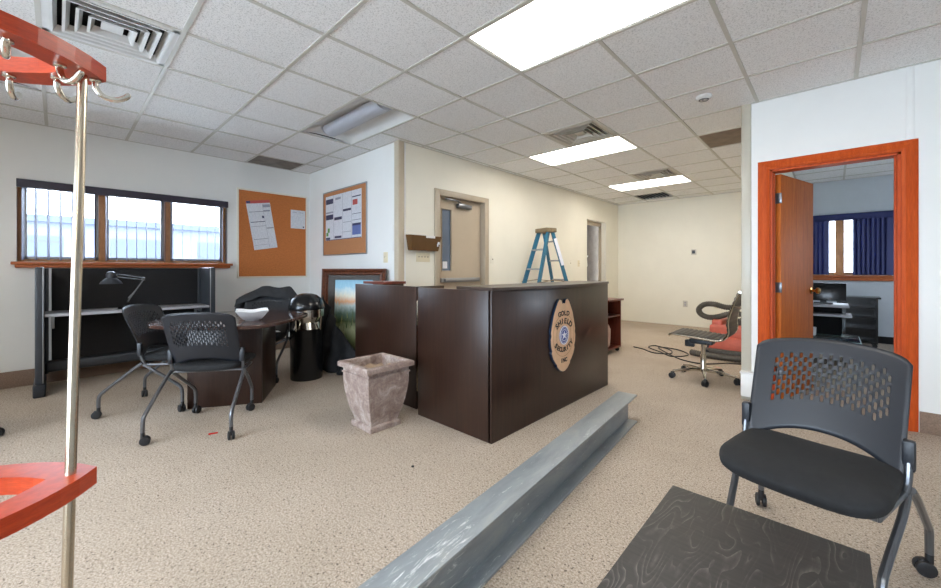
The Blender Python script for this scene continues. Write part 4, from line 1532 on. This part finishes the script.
# local y = splay direction, x = width
HT = 1.745
def rail(x0, x1, y0, y1, name='rail', th=0.030):
    m = MB(); a, b = Vector((x0, y0, 0.0)), Vector((x1, y1, HT - 0.02))
    mx = align(a, b); ln = (b - a).length
    m.box(-0.014, 0.014, -th, th, 0.02, ln, mx=mx)
    m.build(name, 'blue_fibre', t)
    m = MB(); m.box(-0.024, 0.024, -0.045, 0.045, 0.0, 0.06, 0.004, mx=Matrix.Translation(a)); m.build('foot', 'black_rubber', t)
wb, wt, yb_, yt = 0.25, 0.105, 0.56, 0.045
for s in (-1, 1):
    rail(s * wb, s * wt, -yb_, -yt, 'front_rail'); rail(s * wb * 0.96, s * wt * 0.9, yb_, yt, 'rear_rail', 0.024)
for k in range(1, 6):
    z = 0.29 * k; f = z / HT; hw_ = wb + (wt - wb) * f - 0.014; y = -yb_ + (yb_ - yt) * f
    m = MB(); m.box(-hw_, hw_, y - 0.04, y + 0.04, z - 0.012, z + 0.012, 0.003); m.build('step', 'alu', t)
for k in range(0, 5):
    z = 0.29 * k + 0.42; f = z / HT; hw_ = (wb + (wt - wb) * f) * 0.95 - 0.012; y = yb_ - (yb_ - yt) * f
    m = MB(); m.tube([(-hw_, y, z), (hw_, y, z)], 0.012, 8); m.build('rear_brace', 'alu', t)
m = MB(); m.box(-0.135, 0.135, -0.10, 0.10, HT - 0.035, HT + 0.03, 0.012); m.build('top_cap', 'ladder_top', t)
for s in (-1, 1):
    m = MB(); m.tube([(s * 0.20, -0.30, 0.97), (s * 0.19, 0.0, 1.0), (s * 0.20, 0.30, 0.97)], 0.007, 8); m.build('spreader', 'brushed', t)
m = MB(); m.box(-0.004, 0.004, -0.024, 0.024, 0, 0.42, mx=align((0.152, yb_ * 0.36, 1.22), (0.112, yt + 0.01, HT - 0.05))); m.build('label_sticker', 'paper', t)

# ------------------------------------------------------------------ side cart behind the desk
t = thing('storage_cart', 'reddish brown open storage cart on casters beyond the reception desk', 'cart', (-2.20, 5.27, 0))
m = MB(); m.box(-0.46, 0.0, -0.25, -0.23, 0.06, 0.72); m.build('side_panel', 'cherry', t)
m = MB(); m.box(-0.46, 0.0, 0.19, 0.21, 0.06, 0.72); m.build('side_panel', 'cherry', t)
m = MB(); m.box(-0.46, -0.44, -0.23, 0.19, 0.06, 0.72); m.build('back_panel', 'cherry', t)
m = MB(); m.box(-0.48, 0.03, -0.27, 0.24, 0.72, 0.745, 0.003); m.build('top', 'cherry', t)
m = MB(); m.box(-0.44, -0.005, -0.23, 0.19, 0.50, 0.52); m.build('shelf', 'cherry', t)
m = MB(); m.box(-0.44, 0.0, -0.23, 0.19, 0.06, 0.08); m.build('bottom', 'cherry', t)
for x in (-0.42, -0.04):
    for y in (-0.20, 0.17):
        m = MB(); m.lathe([(0, 0), (0.028, 0), (0.030, 0.01), (0.028, 0.022), (0, 0.022)], 16, mx=T(x, y - 0.011, 0.03, rx=-PI / 2)); m.box(x - 0.01, x + 0.01, y - 0.01, y + 0.01, 0.04, 0.062)
        m.build('caster', 'black_rubber', t)
m = MB(); m.lathe([(0.05, 0), (0.075, 0.02), (0.085, 0.12), (0.085, 0.25), (0.06, 0.31), (0.03, 0.33), (0, 0.33)], 24)
tag(m.build('plastic_canister', M('pinkish', (206, 184, 172), 0.4), loc=(-2.32, 5.19, 0.08)), 'pale round canister inside the brown storage cart', 'canister')

# ------------------------------------------------------------------ ribbed office chair
t = thing('office_chair', 'armless ribbed black leather office chair on a chrome five star base, in the hall', 'office chair', (-1.0, 4.66, 0), R(-90))
# local: faces -y (world -x)
m = MB()
for k in range(5):
    a = 2 * PI * k / 5 + R(15)
    m.tube([(0.03 * math.cos(a), 0.03 * math.sin(a), 0.10), (0.18 * math.cos(a), 0.18 * math.sin(a), 0.095), (0.30 * math.cos(a), 0.30 * math.sin(a), 0.075)], [0.020, 0.016, 0.012], 10)
m.lathe([(0.035, 0.08), (0.04, 0.10), (0.035, 0.13), (0.028, 0.15), (0.028, 0.26), (0.020, 0.262), (0.020, 0.38)], 20); m.build('star_base', 'chrome', t)
for k in range(5):
    a = 2 * PI * k / 5 + R(15)
    m = MB(); mx = T(0.305 * math.cos(a), 0.305 * math.sin(a), 0.0, rz=a + 0.9)
    for s in (-1, 1):
        m.lathe([(0, 0), (0.024, 0), (0.030, 0.004), (0.030, 0.016), (0.024, 0.020), (0, 0.020)], 18, mx=mx @ T(s * 0.014 - 0.010, 0, 0.030, ry=PI / 2))
    m.box(-0.012, 0.012, -0.012, 0.020, 0.035, 0.070, 0.004, mx=mx); m.build('caster', 'black_rubber', t)
m = MB(); m.box(-0.08, 0.08, -0.12, 0.10, 0.375, 0.425, 0.015); m.box(-0.03, 0.03, -0.17, -0.08, 0.33, 0.40, 0.01); m.tube([(0.06, 0.05, 0.39), (0.22, 0.09, 0.385)], 0.008); m.build('tilt_mechanism', 'black_plastic', t)
path = catmull([(0, -0.27, 0.462), (0, -0.22, 0.476), (0, 0.0, 0.462), (0, 0.16, 0.452), (0, 0.225, 0.475), (0, 0.262, 0.54), (0, 0.258, 0.64), (0, 0.285, 0.76), (0, 0.335, 0.90), (0, 0.355, 0.935)], 10)
cum = [0]
for p, q in zip(path, path[1:]): cum.append(cum[-1] + (q - p).length)
tot = cum[-1]
def along(s):
    s *= tot
    for k in range(len(path) - 1):
        if cum[k + 1] >= s:
            f = (s - cum[k]) / (cum[k + 1] - cum[k]); return path[k].lerp(path[k + 1], f), (path[k + 1] - path[k]).normalized()
    return path[-1], (path[-1] - path[-2]).normalized()
for nm, s0, s1, n in (('seat', 0.0, 0.45, 10), ('backrest', 0.455, 1.0, 12)):
    m = MB()
    def shell(u, v, up):
        p, d = along(s0 + (s1 - s0) * v)
        nrm = Vector((0, -d.z, d.y))
        ph = (v * n) % 1.0
        th_ = 0.008 + 0.008 * math.sin(PI * ph) ** 0.5
        return Vector((-0.225 + 0.45 * u, 0, 0)) + p + nrm * th_ * (1 if up else -0.5)
    m.grid(lambda u, v: shell(u, v, True), 2, n * 6); m.grid(lambda u, v: shell(u, v, False), 2, n * 6)
    m.build(nm, 'leather', t, angle=50)
for s in (-1, 1):
    m = MB(); m.tube([p + Vector((s * 0.232, 0, 0)) for p in path], 0.010, 8); m.build('side_frame', 'chrome', t)
m = MB(); m.tube([(-0.232, 0.05, 0.455), (0.232, 0.05, 0.455)], 0.010, 8); m.tube([(-0.235, 0.355, 0.937), (0.235, 0.355, 0.937)], 0.014, 8)
m.tube(catmull([(-0.23, 0.30, 0.80), (-0.12, 0.345, 0.79), (0.12, 0.345, 0.79), (0.23, 0.30, 0.80)], 5), 0.009, 8); m.build('cross_bar', 'chrome', t)

# ------------------------------------------------------------------ red floor machine with hose
t = thing('floor_machine', 'red plastic carpet cleaning machine on the hall floor, half hidden by the wall post', 'cleaning machine', (-0.98, 6.15, 0))
m = MB()
m.box(-0.24, 0.42, -0.26, 0.26, 0.10, 0.28, 0.03, seg=3)
m.box(-0.22, 0.42, -0.24, 0.24, 0.26, 0.43, 0.03, seg=3)
m.box(-0.20, -0.08, -0.20, 0.20, 0.40, 0.49, 0.02, seg=3)
m.box(0.16, 0.40, -0.20, 0.20, 0.40, 0.47, 0.02, seg=3); m.build('tank', 'machine_red', t)
m = MB(); m.box(-0.27, 0.43, -0.28, 0.28, 0.015, 0.12, 0.02, seg=3); m.build('base', 'hose_grey', t)
m = MB(); m.lathe([(0.10, 0), (0.12, 0.02), (0.12, 0.10), (0.06, 0.13), (0, 0.13)], 24, mx=T(0.16, 0, 0.39)); m.box(0.0, 0.12, -0.1, 0.1, 0.39, 0.50, 0.02); m.build('motor_head', 'hose_grey', t)
for x in (-0.25, 0.3):
    m = MB(); m.tube([(x, -0.285, 0.05), (x, -0.235, 0.05)], 0.05, 18); m.build('wheel', 'black_rubber', t)
def hose(pts, r, label, loc):
    P = catmull(pts, 14)
    rs = [r * (1.0 if k % 2 else 0.86) for k in range(len(P))]
    m = MB(); m.tube(P, rs, 12)
    return tag(m.build('hose', 'hose_grey', loc=loc), label, 'hose')
hose([(0.35, 0.05, 0.64), (0.15, 0.10, 0.67), (-0.05, 0.02, 0.645), (-0.20, -0.05, 0.685), (-0.31, -0.08, 0.675), (-0.37, -0.10, 0.61), (-0.34, -0.12, 0.545), (-0.25, -0.12, 0.51), (-0.14, -0.10, 0.525), (0.0, -0.14, 0.575), (0.2, -0.12, 0.58), (0.38, -0.10, 0.59)],
     0.038, 'thick grey ribbed hose looped on top of the red machine', (-0.98, 6.15, 0))
hose([(-0.42, -0.30, 0.042), (-0.25, -0.36, 0.042), (0.0, -0.38, 0.042), (0.25, -0.37, 0.042), (0.40, -0.36, 0.042)], 0.040,
     'ribbed hose lying on the carpet along the foot of the red machine', (-0.98, 6.15, 0))
m = MB(); m.tube(catmull([(-2.16, 5.85, 0.008), (-2.0, 5.78, 0.008), (-1.80, 5.62, 0.008), (-1.62, 5.72, 0.008), (-1.70, 5.98, 0.008), (-1.95, 6.15, 0.010), (-1.98, 5.95, 0.012), (-1.75, 5.70, 0.018), (-1.55, 5.55, 0.008),
                          (-1.42, 5.80, 0.008), (-1.60, 6.02, 0.016), (-1.86, 6.00, 0.022), (-1.60, 5.62, 0.016), (-1.38, 5.42, 0.008), (-1.15, 5.38, 0.008), (-0.95, 5.60, 0.008), (-0.75, 5.70, 0.008)], 8), 0.0075, 8)
tag(m.build('power_cord', 'black_rubber'), 'dark power cord tangled on the carpet left of the office chair', 'cord')

# ------------------------------------------------------------------ side table right foreground
t = thing('side_table', 'low black brown side table with visible wood grain in the right foreground', 'side table', (-0.16, 0.98, 0))
m = MB(); m.box(-0.225, 0.227, -0.40, 0.405, 0.40, 0.45, 0.0015); m.build('table_top', 'blackash', t)
for sx in (-1, 1):
    for sy in (-1, 1):
        m = MB(); m.box(sx * 0.198 - 0.025, sx * 0.198 + 0.025, sy * 0.374 - 0.025, sy * 0.374 + 0.025, 0, 0.40, 0.001); m.build('leg', 'blackash', t)

# ------------------------------------------------------------------ red coat rack, left foreground
t = thing('coat_rack', 'red wooden coat rack with brushed metal poles and chrome hooks, left foreground', 'coat rack', (-1.25, -0.25, 0))
def lens(a, b, n=48):
    Rr = (a * a + b * b) / (2 * b)
    pts = []
    half = n // 2
    for k in range(half):
        y = a - 2 * a * k / half
        pts.append((math.sqrt(max(0, Rr * Rr - y * y)) - (Rr - b), y))
    for k in range(half):
        y = -a + 2 * a * k / half
        pts.append((-(math.sqrt(max(0, Rr * Rr - y * y)) - (Rr - b)), y))
    return pts
# tip of lower ring (-1.277,.064) z .69 ; upper ring tip (-1.405,.09) z 1.66
LOW, UP = Vector((-1.262, -0.262, 0.665)), Vector((-1.392, -0.238, 1.645))
rota = R(-3)
org = Vector((-1.25, -0.25, 0))
for c, nm in ((UP, 'hook_ring'), (LOW, 'umbrella_ring')):
    m = MB(); m.prism(lens(0.325, 0.20), 0, 0.038, holes=[lens(0.245, 0.135)], mx=Matrix.Translation(c - org) @ Matrix.Rotation(rota, 4, 'Z'))
    m.build(nm, 'red_wood', t)
def onring(c, x, y, z=0):
    return (Matrix.Translation(c - org) @ Matrix.Rotation(rota, 4, 'Z')) @ Vector((x, y, z))
for s in (1, -1):
    a_, b_ = onring(LOW, 0.010, s * 0.282), onring(UP, 0.010, s * 0.282)
    d = (b_ - a_)
    foot_ = a_ - d * (a_.z / d.z) * 0.985
    m = MB(); m.tube([foot_, a_, b_], 0.0098, 16); m.build('pole', 'brushed', t)
fc = (LOW - (UP - LOW) * (LOW.z / (UP.z - LOW.z))); fc.z = 0
m = MB(); m.prism(lens(0.35, 0.22), 0, 0.026, holes=[lens(0.245, 0.135)], mx=Matrix.Translation(fc - org) @ Matrix.Rotation(rota, 4, 'Z')); m.build('base_ring', 'red_wood', t)
def hook(x, y, ang):
    m = MB(); c = Matrix.Translation(UP - org) @ Matrix.Rotation(rota, 4, 'Z') @ T(x, y, 0, rz=ang)
    pts = catmull([(0, 0, 0.002), (0, 0, -0.018), (0.012, 0, -0.038), (0.035, 0, -0.044), (0.056, 0, -0.034), (0.066, 0, -0.022)], 6)
    m.tube([c @ Vector(p) for p in pts], [0.007] * (len(pts) - 4) + [0.007, 0.0065, 0.006, 0.005], 12)
    m.lathe([(0.012, 0.0), (0.012, -0.005), (0.007, -0.008)], 14, mx=c)
    m.build('hook', 'chrome', t)
for (x, y, an) in ((0.045, 0.245, 0.6), (0.11, 0.17, 0.1), (-0.05, 0.235, 2.6), (-0.115, 0.15, 3.0), (0.165, 0.04, 0.0), (-0.165, -0.02, PI), (0.0, 0.305, 1.4)):
    hook(x, y, an)

# ------------------------------------------------------------------ office furniture
t = thing('bookcase', 'black open bookcase on casters under the office window', 'bookcase', (0.20, 8.35, 0))
def bx(nm, *a): 
    m = MB(); m.box(*a); m.build(nm, 'black_gloss' if nm != 'shelf' else 'black_gloss', t)
bx('side_panel', -0.16, -0.14, -0.17, 0.17, 0.06, 0.72); bx('side_panel', 0.26, 0.28, -0.17, 0.17, 0.06, 0.72)
bx('top', -0.19, 0.31, -0.19, 0.19, 0.72, 0.745); bx('back_panel', -0.14, 0.26, 0.15, 0.17, 0.06, 0.72)
for z in (0.06, 0.26, 0.42, 0.57):
    bx('shelf', -0.14, 0.26, -0.16, 0.15, z, z + 0.02)
for x in (-0.13, 0.25):
    for y in (-0.13, 0.13):
        m = MB(); m.lathe([(0, 0), (0.028, 0), (0.030, 0.01), (0.028, 0.022), (0, 0.022)], 16, mx=T(x, y - 0.011, 0.03, rx=-PI / 2)); m.box(x - 0.01, x + 0.01, y - 0.01, y + 0.01, 0.04, 0.062); m.build('caster', 'black_rubber', t)
t = thing('computer_desk', 'dark office desk with a grey keyboard shelf, seen through the orange door frame', 'desk', (-0.12, 6.6, 0))
m = MB(); m.box(-0.30, 0.26, -0.25, 0.30, 0.70, 0.725, 0.003); m.build('desk_top', 'grey_laminate', t)
m = MB(); m.box(-0.30, 0.28, -0.38, 0.05, 0.60, 0.622, 0.003); m.build('keyboard_shelf', 'grey_laminate', t)
m = MB(); m.box(-0.30, -0.27, -0.2, 0.30, 0, 0.70); m.build('side_panel', 'black_gloss', t)
m = MB(); m.box(0.20, 0.23, -0.2, 0.30, 0, 0.70); m.build('side_panel', 'black_gloss', t)
m = MB(); m.box(-0.27, 0.20, 0.27, 0.29, 0.1, 0.70); m.build('back_panel', 'black_panel', t)
t = thing('monitor', 'black monitor on the office desk behind the open wooden door', 'monitor', (-0.06, 6.62, 0.726))
m = MB(); m.box(-0.26, 0.18, -0.02, 0.03, 0.04, 0.26, 0.006, mx=T(rx=R(-8))); m.build('screen', 'black_gloss', t)
m = MB(); m.box(-0.12, 0.06, -0.06, 0.08, 0, 0.015, 0.004); m.box(-0.06, 0.0, 0.0, 0.02, 0.01, 0.08); m.build('stand', 'black_plastic', t)
t = thing('glass_table', 'low glass topped table with a pale rim just inside the office', 'table', (-0.06, 5.75, 0))
m = MB(); m.box(-0.26, 0.26, -0.28, 0.28, 0.42, 0.432, 0.002); m.build('glass_top', 'table_glass', t)
m = MB()
for a in ((-0.27, 0.27, -0.29, -0.27), (-0.27, 0.27, 0.27, 0.29), (-0.27, -0.25, -0.27, 0.27), (0.25, 0.27, -0.27, 0.27)):
    m.box(a[0], a[1], a[2], a[3], 0.37, 0.418)
m.build('rim', M('pale_teal', (176, 206, 210), 0.3), t)
for x in (-0.255, 0.255):
    for y in (-0.275, 0.275):
        m = MB(); m.tube([(x, y, 0), (x, y, 0.37)], 0.012); m.build('leg', 'alu', t)
m = MB(); m.lathe([(0.03, 0), (0.034, 0.004), (0.038, 0.09), (0.034, 0.09), (0.03, 0.01)], 20)
tag(m.build('cup', 'white_gloss', loc=(-0.17, 5.70, 0.4325)), 'small white cup on the glass topped office table', 'cup')
# bracket-mounted speaker above the office door leaf
t = thing('wall_speaker', 'dark wall bracket box above the open wooden office door', 'wall bracket', (-0.28, 5.05, 2.30))
m = MB(); m.box(-0.06, 0.06, -0.05, 0.05, -0.12, 0.16, 0.008, mx=T(ry=R(18))); m.build('case', 'charcoal_metal', t)
m = MB(); m.tube([(-0.17, 0, 0.02), (-0.05, 0, 0.02)], 0.012); m.build('arm', 'charcoal_metal', t)

# ------------------------------------------------------------------ small litter
m = MB(); m.box(-0.028, 0.028, -0.006, 0.006, 0, 0.008, 0.003)
tag(m.build('pen_cap', 'red_plastic', loc=(-3.185, 0.75, 0.0005), rot=(0, 0, R(75))), 'small red pen cap on the carpet by the chair caster', 'pen cap')
m = MB(); m.lathe([(0, 0), (0.008, 0), (0.008, 0.006), (0, 0.007)], 10)
tag(m.build('button', 'black_rubber', loc=(-1.80, 1.426, 0.0005)), 'tiny black button on the carpet in front of the planter', 'button')

# ------------------------------------------------------------------ groups of repeats
GROUPS = {'nesting_chair': 'black nesting chairs', 'air_vent': 'square ceiling air vents', 'light_switch': 'wall switch plates', 'outlet': 'outlet plates on the hall end wall',
          'notice_board': 'cork notice boards', 'poster': 'sheets pinned to the notice boards', 'torn_patch': 'torn patches on the brown wall', 'ceiling_tile': 'discoloured ceiling tiles',
          'ceiling_light': 'recessed ceiling lights', 'hose': 'ribbed hoses of the floor machine'}
for o in bpy.data.objects:
    if o.parent is None and 'label' in o and 'group' not in o:
        g = GROUPS.get(o.name.split('.')[0])
        if g:
            o['group'] = g
